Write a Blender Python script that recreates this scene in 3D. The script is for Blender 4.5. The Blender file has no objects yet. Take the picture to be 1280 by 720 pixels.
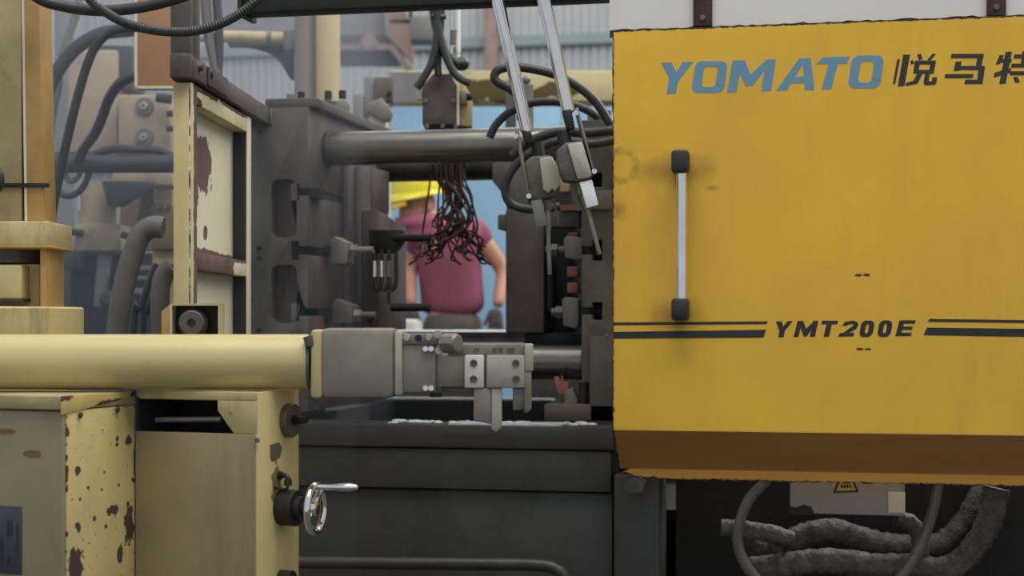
import bpy, bmesh, math, random
from mathutils import Vector, Matrix
from mathutils.geometry import tessellate_polygon

R_ = random.Random(7)
PI = math.pi
scn = bpy.context.scene
C = scn.collection

# ------------------------------------------------------------------ camera
YAW = math.radians(11.9)                    # the machine axis is world X, the camera looks a little along it
FPX = 2000.0                                # focal length in pixels of the 1280 px wide frame
HOR = 405.0                                 # horizon row
CAM = Vector((0, 0, 1.05))
F = Vector((-math.sin(YAW), math.cos(YAW), 0))
Rt = Vector((math.cos(YAW), math.sin(YAW), 0))
Z = Vector((0, 0, 1))
cam_d = bpy.data.cameras.new('camera')
cam = bpy.data.objects.new('camera', cam_d)
C.objects.link(cam)
cam.location = CAM
cam.rotation_euler = (PI / 2, 0, YAW)
cam_d.sensor_width = 36
cam_d.lens = 36 * FPX / 1280
cam_d.shift_y = (HOR - 360) / 1280
cam_d.clip_start = 0.05
cam_d.clip_end = 200
cam_d.dof.use_dof = True
cam_d.dof.focus_distance = 3.7
cam_d.dof.aperture_fstop = 3.2
scn.camera = cam

# ------------------------------------------------------------------ world, lights, exposure
scn.view_settings.view_transform = 'Standard'
scn.view_settings.look = 'None'
scn.view_settings.gamma = 1
scn.view_settings.use_curve_mapping = False
scn.view_settings.exposure = 0.22
w = bpy.data.worlds.new('hall_light')
scn.world = w
w.use_nodes = True
w.node_tree.nodes['Background'].inputs[0].default_value = (0.80, 0.88, 1.0, 1)
w.node_tree.nodes['Background'].inputs[1].default_value = 0.52


def area(name, loc, target, sx, sy, power, col):
    l = bpy.data.lights.new(name, 'AREA')
    l.shape = 'RECTANGLE'
    l.size = sx
    l.size_y = sy
    l.energy = power
    l.color = col
    o = bpy.data.objects.new(name, l)
    C.objects.link(o)
    o.location = loc
    o.rotation_euler = (Vector(target) - Vector(loc)).to_track_quat('-Z', 'Y').to_euler()
    return o


area('skylight', (0.3, 2.2, 7.0), (-0.3, 4.2, 1), 5, 4, 330, (1, 0.97, 0.9))
area('skylight', (3.5, 9.5, 7.0), (-0.8, 5.0, 1.2), 6, 4, 420, (1, 0.98, 0.94))
area('skylight', (-2.5, 12.0, 8.0), (-1.5, 15.0, 2), 8, 5, 400, (0.95, 0.98, 1))

# ------------------------------------------------------------------ materials


def lin(c):
    return tuple((x / 255 / 12.92 if x / 255 <= 0.04045 else ((x / 255 + 0.055) / 1.055) ** 2.4) for x in c) + (1,)


class NT:
    def __init__(s, name):
        s.m = bpy.data.materials.new(name)
        s.m.use_nodes = True
        s.t = s.m.node_tree
        s.b = s.t.nodes['Principled BSDF']
        s.co = s.n('ShaderNodeTexCoord').outputs['Object']

    def n(s, typ, **kw):
        x = s.t.nodes.new(typ)
        for k, v in kw.items():
            setattr(x, k, v)
        return x

    def l(s, a, b):
        s.t.links.new(a, b)

    def noise(s, scale, detail=4, rough=.6, stretch=None):
        x = s.n('ShaderNodeTexNoise')
        x.inputs['Scale'].default_value = scale
        x.inputs['Detail'].default_value = detail
        x.inputs['Roughness'].default_value = rough
        v = s.co
        if stretch:
            m = s.n('ShaderNodeMapping')
            m.inputs['Scale'].default_value = stretch
            s.l(s.co, m.inputs[0])
            v = m.outputs[0]
        s.l(v, x.inputs['Vector'])
        return x.outputs['Fac']

    def ramp(s, fac, a, b):
        x = s.n('ShaderNodeMapRange')
        x.inputs[1].default_value = a
        x.inputs[2].default_value = b
        s.l(fac, x.inputs[0])
        return x.outputs[0]

    def math(s, op, a, b):
        x = s.n('ShaderNodeMath', operation=op)
        for i, v in enumerate((a, b)):
            if isinstance(v, (int, float)):
                x.inputs[i].default_value = v
            else:
                s.l(v, x.inputs[i])
        return x.outputs[0]

    def mix(s, fac, a, b):
        x = s.n('ShaderNodeMix', data_type='RGBA')
        for k, v in ((0, fac), (6, a), (7, b)):
            if isinstance(v, (int, float, tuple)):
                x.inputs[k].default_value = v
            else:
                s.l(v, x.inputs[k])
        return x.outputs[2]

    def blobs(s, bl, amp, nscale, base, soft=.04):
        """Mask of worn patches: ellipsoids (centre, radii) in world space, ragged by noise."""
        nz = s.noise(nscale, 5, .65)
        nz = s.math('MULTIPLY', s.math('SUBTRACT', nz, .5), amp)
        cur = None
        for c, r in bl:
            m = s.n('ShaderNodeVectorMath', operation='SUBTRACT')
            s.l(s.co, m.inputs[0])
            m.inputs[1].default_value = Vector(c) - base
            d = s.n('ShaderNodeVectorMath', operation='DIVIDE')
            s.l(m.outputs[0], d.inputs[0])
            d.inputs[1].default_value = r
            le = s.n('ShaderNodeVectorMath', operation='LENGTH')
            s.l(d.outputs[0], le.inputs[0])
            cur = le.outputs['Value'] if cur is None else s.math('MINIMUM', cur, le.outputs['Value'])
        v = s.math('ADD', cur, nz)
        return s.ramp(v, 1 + soft, 1 - soft)


def mat(name, col, rough=.55, metal=0.0, var=.25, scale=9, bump=.05, grime=None, streak=None, spec=.5, col2=None,
        blobs=None, bcol=(70, 50, 45), amp=1.6, nscale=45, base=None, specks=None, pale=None, bscale=None):
    t = NT(name)
    a = lin(col)
    d = lin(col2) if col2 else tuple(x * (1 - var) for x in a[:3]) + (1,)
    c = t.mix(t.ramp(t.noise(scale, 5), .35, .68), a, d)
    if grime:
        c = t.mix(t.math('MULTIPLY', t.ramp(t.noise(scale * .6, 6, .7, streak), .52, .75), grime[1]), c, lin(grime[0]))
    if specks:
        c = t.mix(t.ramp(t.noise(specks[0], 3, .6), specks[1] - .012, specks[1] + .012), c, lin(bcol))
    if blobs:
        mk = t.blobs(blobs, amp, nscale, base or Vector())
        if pale:
            c = t.mix(t.blobs([(b[0], tuple(q * 1.12 for q in b[1])) for b in blobs], amp, nscale, base or Vector()), c, lin(pale))
        c = t.mix(mk, c, lin(bcol))
        t.l(t.math('ADD', t.math('MULTIPLY', mk, .85 - rough), rough), t.b.inputs['Roughness'])
    else:
        rr = t.math('ADD', t.math('MULTIPLY', t.noise(scale * 2, 3), .24), rough - .12)
        t.l(rr, t.b.inputs['Roughness'])
    t.l(c, t.b.inputs['Base Color'])
    t.b.inputs['Metallic'].default_value = metal
    t.b.inputs['Specular IOR Level'].default_value = spec
    if bump:
        b = t.n('ShaderNodeBump')
        b.inputs['Strength'].default_value = bump
        b.inputs['Distance'].default_value = .01
        t.l(t.noise(bscale or scale * 4, 5), b.inputs['Height'])
        t.l(b.outputs[0], t.b.inputs['Normal'])
    return t.m


M = {}
M['steel_dark'] = mat('oily_dark_steel', (102, 98, 91), .5, .25, .35, 7, .08, ((46, 42, 40), .8))
M['steel_brown'] = mat('brown_stained_steel', (104, 92, 85), .55, .2, .35, 8, .08, ((52, 44, 41), .8))
M['steel_grey'] = mat('grey_worn_steel', (132, 128, 118), .5, .4, .3, 9, .06, ((75, 68, 62), .7))
M['steel_black'] = mat('blackened_steel', (40, 39, 37), .5, .2, .3, 12, .05)
M['void'] = mat('black_steel_and_inner_shade', (36, 36, 35), .7, 0, .3, 12, 0)  # black steel, also the painted-in darkness of cavities
M['bed'] = mat('oily_grey_green_bed', (68, 68, 63), .5, .1, .3, 4, .08, ((38, 38, 36), .8))
M['bed_hi'] = mat('grey_green_bed_rail', (70, 69, 64), .42, .2, .35, 5, .15, ((36, 36, 34), .8), (1, 1, 6))
M['wet'] = mat('wet_steel_highlight', (214, 217, 218), .3, 0, .35, 30, .4)  # near-white base stands in for the highlights on wet steel
M['chrome'] = mat('chrome_rod', (236, 233, 226), .14, 1, .1, 20, .0)
M['tie'] = mat('ground_steel_bar', (138, 134, 126), .32, .8, .3, 5, .03, ((62, 58, 54), .8), (.5, 14, 14))
M['tie_dull'] = mat('oily_steel_bar', (100, 95, 88), .42, .6, .4, 6, .05, ((60, 55, 50), .9))
M['cream'] = mat('cream_machine_paint', (206, 188, 134), .5, 0, .25, 6, .04, ((132, 108, 64), .9), (2, 2, .6))
M['cream_dirty'] = mat('dirty_cream_paint', (176, 160, 114), .55, 0, .3, 7, .06, ((92, 76, 48), .85))
M['cream_tube'] = mat('cream_arm_paint', (206, 188, 130), .36, 0, .12, 4, .02, ((164, 140, 88), .5))
M['cream_pale'] = mat('pale_cream_paint', (222, 214, 184), .5, 0, .1, 5, .03)
M['ochre'] = mat('ochre_cream_paint', (192, 154, 90), .5, 0, .25, 5, .04, ((140, 106, 58), .7))
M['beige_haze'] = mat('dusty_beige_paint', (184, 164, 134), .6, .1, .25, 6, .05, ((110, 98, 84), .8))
M['orange_brown'] = mat('orange_brown_panel', (178, 126, 80), .5, 0, .2, 5, .03, ((140, 98, 66), .6))
M['rubber'] = mat('black_rubber', (52, 53, 52), .45, 0, .25, 20, .03)
M['rubber_blue'] = mat('dusty_rubber_hose', (58, 60, 64), .5, 0, .25, 18, .03)
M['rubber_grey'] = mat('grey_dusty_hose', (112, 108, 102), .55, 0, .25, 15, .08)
M['dark_plastic'] = mat('dark_plastic', (44, 42, 40), .4, 0, .2, 15, .02)
M['alu'] = mat('cast_aluminium', (146, 140, 124), .5, .5, .35, 14, .1, ((104, 92, 70), .8))
M['alu_bright'] = mat('bright_aluminium', (186, 180, 162), .45, .45, .2, 18, .05, ((150, 142, 120), .6))
M['switch_grey'] = mat('grimy_switch_casting', (112, 106, 96), .55, .3, .35, 16, .1, ((66, 58, 48), .8))
M['jaw_bright'] = mat('bright_jaw_aluminium', (222, 216, 202), .45, .2, .12, 18, .05)
M['grip_grey'] = mat('gripper_grey_metal', (150, 142, 126), .5, .35, .2, 9, .05, ((110, 102, 88), .7))
M['white_plate'] = mat('white_plate', (235, 235, 230), .4, 0, .05, 10, .02)
M['copper'] = mat('sooty_copper_tube', (76, 58, 50), .5, .4, .6, 30, .04)
M['copper_clean'] = mat('copper_block', (176, 112, 92), .5, .2, .25, 18, .05)
M['blue'] = mat('sky_blue_paint', (146, 186, 212), .6, 0, .08, 3, .02)
M['sheet'] = mat('pale_metal_sheet', (160, 163, 160), .5, .1, .12, 2, .02, ((140, 146, 146), .5), (1, 1, .3))
M['girt'] = mat('grey_green_girt', (122, 134, 130), .6, 0, .15, 5, .02)
M['rust_red'] = mat('red_oxide_steel', (142, 116, 106), .6, 0, .25, 6, .03, ((92, 70, 62), .8))
M['rust_dark'] = mat('dark_rusty_steel', (80, 54, 46), .7, 0, .4, 20, .1)
M['grey_paint'] = mat('grey_paint', (128, 126, 124), .55, 0, .2, 6, .03)
M['dark_machine'] = mat('dark_machine_paint', (58, 60, 62), .55, 0, .3, 6, .03)
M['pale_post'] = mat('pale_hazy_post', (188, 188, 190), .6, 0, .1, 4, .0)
M['concrete'] = mat('concrete_floor', (74, 70, 65), .7, 0, .3, 2, .05, ((70, 66, 62), .8))
M['white_dirty'] = mat('dirty_white_paint', (214, 212, 198), .5, 0, .12, 4, .02, ((184, 176, 150), .5), (1, 1, .25))
M['box_white'] = mat('warm_white_enamel', (160, 154, 142), .45, 0, .12, 5, .02)
M['black_print'] = mat('black_print', (40, 40, 40), .5, 0, .1, 30, 0)
M['blue_print'] = mat('blue_print', (102, 142, 166), .5, 0, .06, 30, 0)
M['yellow_print'] = mat('yellow_print', (196, 168, 60), .5, 0, .1, 30, 0)
M['label_grey'] = mat('slate_grey_label', (70, 72, 78), .5, 0, .2, 12, 0)
M['label_line'] = mat('label_line', (46, 46, 46), .5, 0, .2, 12, 0)
M['wrap'] = mat('sooty_insulation_wrap', (116, 110, 104), .45, .2, .55, 30, .7, ((56, 52, 49), .8))
M['clear'] = mat('clear_vinyl_hose', (150, 146, 138), .22, 0, .25, 10, .0)
M['clear'].node_tree.nodes['Principled BSDF'].inputs['Transmission Weight'].default_value = .55
M['skin'] = mat('skin', (200, 150, 124), .55, 0, .1, 20, 0)
M['shirt'] = mat('maroon_knit_shirt', (152, 82, 104), .85, 0, .2, 8, .05)
M['mask_cloth'] = mat('maroon_face_cloth', (172, 98, 124), .85, 0, .1, 12, .03)
M['trousers'] = mat('olive_grey_trousers', (104, 98, 88), .9, 0, .2, 8, .05)
M['hat'] = mat('yellow_hard_hat', (226, 214, 40), .22, 0, .05, 5, 0)
M['hat_orange'] = mat('orange_brim', (236, 178, 28), .3, 0, .05, 5, 0)
M['glove'] = mat('grey_work_glove', (88, 84, 84), .9, 0, .35, 30, .1)
M['hair'] = mat('black_hair', (40, 34, 32), .7, 0, .2, 30, 0)
M['eye'] = mat('dark_eye', (30, 24, 22), .3, 0, .1, 30, 0)
M['boot'] = mat('black_boot', (40, 38, 36), .6, 0, .2, 20, 0)

# ------------------------------------------------------------------ pixel rays to places in the hall


def ray(px, py):
    return F + Rt * ((px - 640) / FPX) + Z * ((HOR - py) / FPX)


def D(px, py, d):
    return CAM + ray(px, py) * d


class Plane:
    """A vertical plane through p0; n faces the viewer's side; things are extruded away along -n."""
    def __init__(s, p0, n):
        s.p0 = Vector(p0)
        s.n = Vector(n).normalized()

    def hit(s, px, py):
        r = ray(px, py)
        return CAM + r * ((s.p0 - CAM).dot(s.n) / r.dot(s.n))

    def back(s, t):
        return Plane(s.p0 - s.n * t, s.n)


def PY(y):
    return Plane((0, y, 0), (0, -1, 0))


def PD(d):
    return Plane(CAM + F * d, -F)


def PX(x):
    return Plane((x, 0, 0), (1, 0, 0))


class MB:
    def __init__(s):
        s.v = []
        s.f = []

    def poly_prism(s, pts, off):
        """pts: planar loop of Vectors; off: extrusion Vector."""
        n = len(pts)
        b = len(s.v)
        s.v += [Vector(p) for p in pts] + [Vector(p) + off for p in pts]
        for t in tessellate_polygon([pts]):
            s.f.append(tuple(b + i for i in t))
            s.f.append(tuple(b + n + i for i in reversed(t)))
        if n == 4:
            del s.f[-4:]
            s.f.append((b, b + 1, b + 2, b + 3))
            s.f.append((b + 7, b + 6, b + 5, b + 4))
        for i in range(n):
            j = (i + 1) % n
            s.f.append((b + i, b + n + i, b + n + j, b + j))
        return s

    def prism(s, pl, px, th):
        return s.poly_prism([pl.hit(*p) for p in px], -pl.n * th)

    def rect(s, pl, x0, y0, x1, y1, th):
        """A true box: corners taken on the plane, edges kept square."""
        a = pl.hit(x0, y0)
        b = pl.hit(x1, y1)
        c = pl.hit(x0, y1)
        q = [Vector((a.x, a.y, a.z)), Vector((b.x, b.y, a.z)), Vector((b.x, b.y, c.z)), Vector((a.x, a.y, c.z))]
        return s.poly_prism(q, -pl.n * th)

    def box(s, x0, x1, y0, y1, z0, z1):
        return s.obox(Vector(), Vector((1, 0, 0)), Vector((0, 1, 0)), x0, x1, y0, y1, z0, z1)

    def obox(s, o, ex, ey, x0, x1, y0, y1, z0, z1):
        q = [o + ex * x + ey * y + Z * z0 for x, y in ((x0, y0), (x1, y0), (x1, y1), (x0, y1))]
        return s.poly_prism(q, Z * (z1 - z0))

    def rings(s, rings, closed=False, caps=True):
        b = len(s.v)
        n = len(rings[0])
        for r in rings:
            s.v += [Vector(p) for p in r]
        m = len(rings)
        for i in range(m if closed else m - 1):
            k = (i + 1) % m
            for j in range(n):
                jj = (j + 1) % n
                s.f.append((b + i * n + j, b + i * n + jj, b + k * n + jj, b + k * n + j))
        if caps and not closed:
            s.f.append(tuple(b + j for j in reversed(range(n))))
            s.f.append(tuple(b + (m - 1) * n + j for j in range(n)))
        return s

    def tube(s, pts, r, n=10, smooth=True, sub=6, ridge=0, closed=False, rough=0, seed=1):
        P = [Vector(p) for p in pts]
        if smooth and len(P) > 2:
            out = []
            m = len(P)
            for i in range(m if closed else m - 1):
                if closed:
                    p0, p1, p2, p3 = P[i - 1], P[i], P[(i + 1) % m], P[(i + 2) % m]
                else:
                    p0, p1, p2, p3 = P[max(i - 1, 0)], P[i], P[i + 1], P[min(i + 2, m - 1)]
                for k in range(sub):
                    t = k / sub
                    out.append(.5 * ((2 * p1) + (p2 - p0) * t + (2 * p0 - 5 * p1 + 4 * p2 - p3) * t * t + (3 * p1 - p0 - 3 * p2 + p3) * t ** 3))
            if not closed:
                out.append(P[-1])
            P = out
        m = len(P)
        T = [(P[(i + 1) % m] - P[i - 1] if closed else P[min(i + 1, m - 1)] - P[max(i - 1, 0)]).normalized() for i in range(m)]
        up = Vector((0, 0, 1)) if abs(T[0].z) < .9 else Vector((1, 0, 0))
        u = T[0].cross(up).normalized()
        rg = []
        q = random.Random(seed)
        for i in range(m):
            if i:
                u = (u - T[i] * u.dot(T[i])).normalized()
            v = T[i].cross(u)
            rr = r[min(int(i / max(m - 1, 1) * (len(r) - 1) + .5), len(r) - 1)] if isinstance(r, (list, tuple)) else r
            if ridge and i % 2:
                rr -= ridge
            rg.append([P[i] + (u * math.cos(2 * PI * k / n) + v * math.sin(2 * PI * k / n)) * (rr * (1 + (q.random() - .5) * rough)) for k in range(n)])
        return s.rings(rg, closed)

    def cyl(s, a, b, r0, r1=None, n=20):
        return s.tube([a, b], [r0, r0 if r1 is None else r1], n, False)

    def lathe(s, o, ax, prof, n=24):
        """prof: (distance along axis, radius)."""
        ax = Vector(ax).normalized()
        up = Z if abs(ax.z) < .9 else Vector((1, 0, 0))
        u = ax.cross(up).normalized()
        v = ax.cross(u)
        return s.rings([[Vector(o) + ax * h + (u * math.cos(2 * PI * k / n) + v * math.sin(2 * PI * k / n)) * r for k in range(n)] for h, r in prof])

    def ball(s, c, rx, ry, rz, n=14, ex=None, ey=None):
        ex = ex or Rt
        ey = ey or F
        rg = []
        for i in range(1, n):
            a = PI * i / n
            rg.append([Vector(c) + ex * (rx * math.sin(a) * math.cos(2 * PI * k / n)) + ey * (ry * math.sin(a) * math.sin(2 * PI * k / n)) - Z * (rz * math.cos(a)) for k in range(n)])
        return s.rings(rg)

    def obj(s, name, m, base, bevel=0, smooth=35):
        me = bpy.data.meshes.new(name)
        bm = bmesh.new()
        vs = [bm.verts.new(p - base) for p in s.v]
        for f in s.f:
            try:
                bm.faces.new([vs[i] for i in f])
            except ValueError:
                pass
        bmesh.ops.recalc_face_normals(bm, faces=bm.faces)
        if bevel:
            es = [e for e in bm.edges if len(e.link_faces) == 2 and e.calc_face_angle(0) > .5]
            bmesh.ops.bevel(bm, geom=es, offset=bevel, segments=2, affect='EDGES', profile=.5, clamp_overlap=True)
        bm.to_mesh(me)
        bm.free()
        me.materials.append(m)
        for p in me.polygons:
            p.use_smooth = True
        me.set_sharp_from_angle(angle=math.radians(smooth))
        o = bpy.data.objects.new(name, me)
        C.objects.link(o)
        return o

    def low(s):
        xs = [p.x for p in s.v]
        ys = [p.y for p in s.v]
        return Vector(((min(xs) + max(xs)) / 2, (min(ys) + max(ys)) / 2, min(p.z for p in s.v)))


def thing(name, label, cat, base, group=None):
    o = bpy.data.objects.new(name, None)
    o.empty_display_size = .05
    C.objects.link(o)
    o.location = base
    o['label'] = label
    o['category'] = cat
    if group:
        o['group'] = group
    return o


def wpos(o):
    p = Vector(o.location)
    while o.parent:
        o = o.parent
        p += Vector(o.location)
    return p


def part(par, name, mb, m, bevel=0, label=None, smooth=35):
    o = mb.obj(name, m, wpos(par), bevel, smooth)
    o.parent = par
    if label:
        o['label'] = label
    return o


def single(name, label, cat, mb, m, bevel=0, group=None, smooth=35):
    b = mb.low()
    o = mb.obj(name, m, b, bevel, smooth)
    o.location = b
    o['label'] = label
    o['category'] = cat
    if group:
        o['group'] = group
    return o


def struct(name, mb, m, par=None):
    b = mb.low()
    o = mb.obj(name, m, b)
    o.location = b
    o['kind'] = 'structure'
    return o


def bolt(par, p, n, r=.008, h=.006, m=None, name='bolt'):
    n = Vector(n)
    return part(par, name, MB().lathe(Vector(p), n, [(0, r), (h * .7, r), (h, r * .8), (h, r * .45), (h * .5, r * .4)], 6 if r < .012 else 12), m or M['steel_black'])


def extrude_shape(loops, to3, off):
    """Outer loop plus holes in 2-D, filled, extruded by off; to3 maps 2-D to 3-D."""
    mb = MB()
    L = [[Vector((x, y, 0)) for x, y in lp] for lp in loops]
    flat = [p for lp in L for p in lp]
    n = len(flat)
    mb.v = [to3(p.x, p.y) for p in flat] + [to3(p.x, p.y) + off for p in flat]
    for t in tessellate_polygon(L):
        mb.f.append(tuple(t))
        mb.f.append(tuple(n + i for i in reversed(t)))
    b = 0
    for lp in L:
        k = len(lp)
        for i in range(k):
            j = (i + 1) % k
            mb.f.append((b + i, b + j, n + b + j, n + b + i))
        b += k
    return mb


def rrect(x0, y0, x1, y1, r, k=4):
    out = []
    for cx, cy, a in ((x1 - r, y1 - r, 0), (x0 + r, y1 - r, 90), (x0 + r, y0 + r, 180), (x1 - r, y0 + r, 270)):
        for i in range(k + 1):
            t = math.radians(a + 90 * i / k)
            out.append((cx + r * math.cos(t), cy + r * math.sin(t)))
    return out


# ------------------------------------------------------------------ the hall
struct('floor', MB().box(-16, 16, -3, 22, -.1, 0), M['concrete'])
YW = 15.0
wb = MB()
wb.box(-13, 13, YW + .05, YW + .12, 0, 8)
wall = struct('wall_back', wb, M['girt'])
# corrugated sheets, one metre wide each, thirteen ribs to a sheet
P_ = .0834
for i in range(-9, 9):
    sh = MB()
    prof = []
    for k in range(12):
        x = k * P_
        prof += [(x, 0), (x + P_ * .3, 0), (x + P_ * .45, -.022), (x + P_ * .85, -.022)]
    prof.append((12 * P_, 0))
    n = len(prof)
    for zz in (0.2, 7.6):
        sh.v += [Vector((i * 1.0 + x, YW + y - .003 * (i % 2), zz)) for x, y in prof]
    for k in range(n - 1):
        sh.f.append((k, k + 1, n + k + 1, n + k))
    part(wall, 'corrugated_sheet', sh, M['sheet'], smooth=20)
for z_ in (2.62, 3.75):
    part(wall, 'girt', MB().box(-9, 9, YW - .07, YW - .028, z_ - .05, z_ + .05), M['girt'])
for px in (607, 842):
    p = D(px, 60, 15)
    part(wall, 'wall_post', MB().box(p.x - .06, p.x + .06, YW - .14, YW - .03, 0, 7.5), M['rust_red'], label='red-brown steel wall post')

# pale hazy columns behind the extractor post
pc = D(50, 0, 7.5)
single('pale_column', 'pale lilac-grey column seen just behind the cream extractor post', 'column',
       MB().box(pc.x - .07, pc.x + .07, pc.y, pc.y + .12, 0, 3.2), M['pale_post'], .006)
pc = D(80, 0, 6.9)
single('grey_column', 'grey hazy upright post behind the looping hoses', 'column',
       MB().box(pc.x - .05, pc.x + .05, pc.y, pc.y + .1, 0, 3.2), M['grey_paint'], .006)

# crane trolley far behind, red oxide
t = thing('crane_trolley', 'red-brown overhead crane frame with sloped strut far behind the columns', 'crane', D(470, 60, 11))
pl = PD(11)
part(t, 'rail', MB().rect(pl, 400, 55, 488, 62, .1), M['rust_red'])
part(t, 'strut', MB().prism(pl, [(484, 56), (490, 54), (514, 84), (514, 92), (506, 88)], .1), M['rust_red'])
part(t, 'brace_plate', MB().prism(pl.back(.1), [(481, -20), (496, -20), (516, 42), (516, 78), (481, 42)], .12), M['rust_red'])
part(t, 'roller', MB().lathe(D(461, 53, 10.97), F, [(0, .055), (.1, .055)], 18), M['rust_red'])
part(t, 'hook_bar', MB().rect(pl, 459, 28, 463, 48, .03), M['rust_red'])
part(t, 'beam', MB().rect(pl.back(.2), 400, 44, 500, 56, .2), M['dark_machine'])
part(t, 'lower_beam', MB().rect(pl.back(.15), 400, 64, 500, 78, .2), M['dark_machine'])
part(t, 'hood', MB().rect(pl.back(.25), 250, -60, 482, 44, .3), M['grey_paint'])
t = thing('grey_bracket', 'grey box bracket with thin dark arm below the ceiling beam', 'bracket', D(528, 40, 9))
part(t, 'box_body', MB().rect(PD(9), 512, 20, 545, 50, .2), M['grey_paint'], .006)
part(t, 'arm_bar', MB().rect(PD(9), 487, 24, 513, 27.5, .04), M['void'])
part(t, 'hanger', MB().rect(PD(9), 511, -60, 515, 22, .04), M['void'])

# the sky blue machine enclosure behind the worker
t = thing('blue_enclosure', 'sky blue painted machine enclosure standing behind the worker', 'enclosure', D(560, HOR, 9.6) * 1)
t.location.z = 0
pl = PD(9.6)
a0 = pl.hit(474, 100)
for i, (x0, x1) in enumerate(((474, 560), (562, 700), (702, 820))):
    part(t, 'panel', MB().poly_prism([pl.hit(x0, 100), pl.hit(x1, 100), Vector((*pl.hit(x1, 100).xy, .08)), Vector((*pl.hit(x0, 100).xy, .08))], F * .06), M['blue'], .003)
q = [pl.hit(473, 100), pl.hit(822, 100)]
part(t, 'plinth', MB().poly_prism([Vector((*q[0].xy, .08)), Vector((*q[1].xy, .08)), Vector((*q[1].xy, 0)), Vector((*q[0].xy, 0))], F * .1), M['dark_machine'])

g = MB()
pw = D(500, 405, 7.0)
g.obox(Vector((*pw.xy, 0)), Rt, F, -.16, .07, 0, .5, 0, CAM.z + (HOR - 399) / FPX * 7.0)
single('white_cabinet', 'white cabinet corner showing low between the dies and the worker', 'cabinet', g, M['white_dirty'], .02)

# cream portal between the machine and the worker
t = thing('portal_frame', 'cream crossbeam on upright posts, smeared with black grime, spanning above the blue enclosure', 'frame', D(560, HOR, 6.6))
t.location.z = 0
pl = PD(6.6)
BEAM = mat('grimy_cream_beam', (204, 188, 140), .55, 0, .15, 6, .05, ((84, 72, 48), .6), (1, 1, 2.2), bcol=(92, 76, 44), base=t.location.copy(), amp=2.6, nscale=14, blobs=[(PD(6.6).hit(612, 112), (.14, .2, .04)), (PD(6.6).hit(650, 118), (.12, .2, .03)), (PD(6.6).hit(700, 112), (.1, .2, .035)), (PD(6.6).hit(585, 118), (.08, .2, .03))])
part(t, 'crossbeam', MB().rect(pl, 487, 88, 800, 126, .18), BEAM, .004)
part(t, 'end_plate', MB().rect(pl.back(-.01), 487, 90, 530, 128, .01), M['grey_paint'])
for x in (481.5, 800):
    p = pl.hit(x, 88)
    g = MB()
    g.obox(Vector((p.x, p.y, 0)), Rt, F, -.014 if x < 600 else -.02, .012 if x < 600 else .1, .03, .15, 0, p.z - .1)
    part(t, 'post', g, M['cream_pale'], .003)
part(t, 'post_cap', MB().rect(pl.back(.02), 474, 104, 489, 128, .14), M['steel_dark'])

# ------------------------------------------------------------------ casting machine: bed
YB = 4.22
t = thing('machine_bed', 'dark grey-green oily steel bed under the dies with stepped front panels', 'machine bed', (-.6, 4.9, 0))
zt = PY(YB).hit(560, 531).z
zm = PY(YB).hit(560, 560).z
zl = PY(YB).hit(560, 612).z
XL, XR = PY(YB).hit(250, 500).x, PY(YB).hit(1500, 500).x
part(t, 'front_rail', MB().box(XL, XR, YB, YB + .16, zm, zt), M['bed_hi'], .005)
part(t, 'front_band', MB().box(XL, PY(YB).hit(763, 500).x, YB + .012, YB + .15, zl, zm - .003), M['bed'], .004)
part(t, 'front_panel', MB().box(XL, PY(YB).hit(763, 500).x, YB + .035, YB + .15, .08, zl - .004), M['bed'], .004)
part(t, 'rear_rail', MB().box(XL, XR, 5.62, 5.8, .1, zt), M['bed_hi'], .004)
part(t, 'end_plate', MB().box(XL, XL + .08, YB + .16, 5.62, .1, zt - .02), M['void'])  # end plates coloured black for the shade inside the bed
part(t, 'end_plate', MB().box(XR - .08, XR, YB + .16, 5.62, .1, zt - .02), M['void'])
part(t, 'tray', MB().box(XL + .08, XR - .08, YB + .46, 5.6, zt - .3, zt - .27), M['void'])
part(t, 'shade_liner', MB().box(XL + .085, XR - .085, 5.6, 5.615, .11, zt - .006), M['void'])  # black sheet added to paint the bed interior's shade
part(t, 'plinth', MB().box(XL + .03, XR - .03, YB + .06, 5.76, 0, .1), M['void'])
x0, x1 = PY(YB - .03).hit(767, 600).x, PY(YB - .03).hit(824, 600).x
part(t, 'leg', MB().box(x0, x1, YB - .03, YB + .14, 0, zm - .06), M['bed'], .006)
part(t, 'recess_panel', MB().box(x1, XR, YB + .38, YB + .42, .1, zm - .03), M['void'])
# wet edges of the two rails, their highlights put in as pale colour
g = MB()
q = random.Random(3)
for i in range(46):
    x = PY(YB).hit(478, 500).x + q.random() ** 1.2 * (PY(YB).hit(735, 500).x - PY(YB).hit(478, 500).x)
    g.ball((x, YB + .03 + q.random() * .1, zt + .001), .006 + q.random() * .012, .004 + q.random() * .01, .003 + q.random() * .004, 6)
o = part(t, 'coolant_spill', g, M['wet'])
o['kind'] = 'stuff'
part(t, 'wet_highlight_strip', MB().box(PY(5.62).hit(482, 500).x, PY(5.62).hit(690, 500).x, 5.615, 5.68, zt, zt + .006), M['wet'], label='pale strip for the highlight on wet steel')
part(t, 'wet_highlight_strip', MB().box(PY(YB).hit(560, 530).x, PY(YB).hit(700, 530).x, YB + .01, YB + .12, zt, zt + .004), M['wet'], label='pale strip for the highlight on wet steel')
part(t, 'spatter_plate', MB().prism(PY(4.1), [(770, 598), (795, 596), (806, 604), (803, 617), (776, 616), (780, 604)], .05), M['steel_dark'], .003, label='rough grey corner bracket crusted with spatter')

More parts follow.
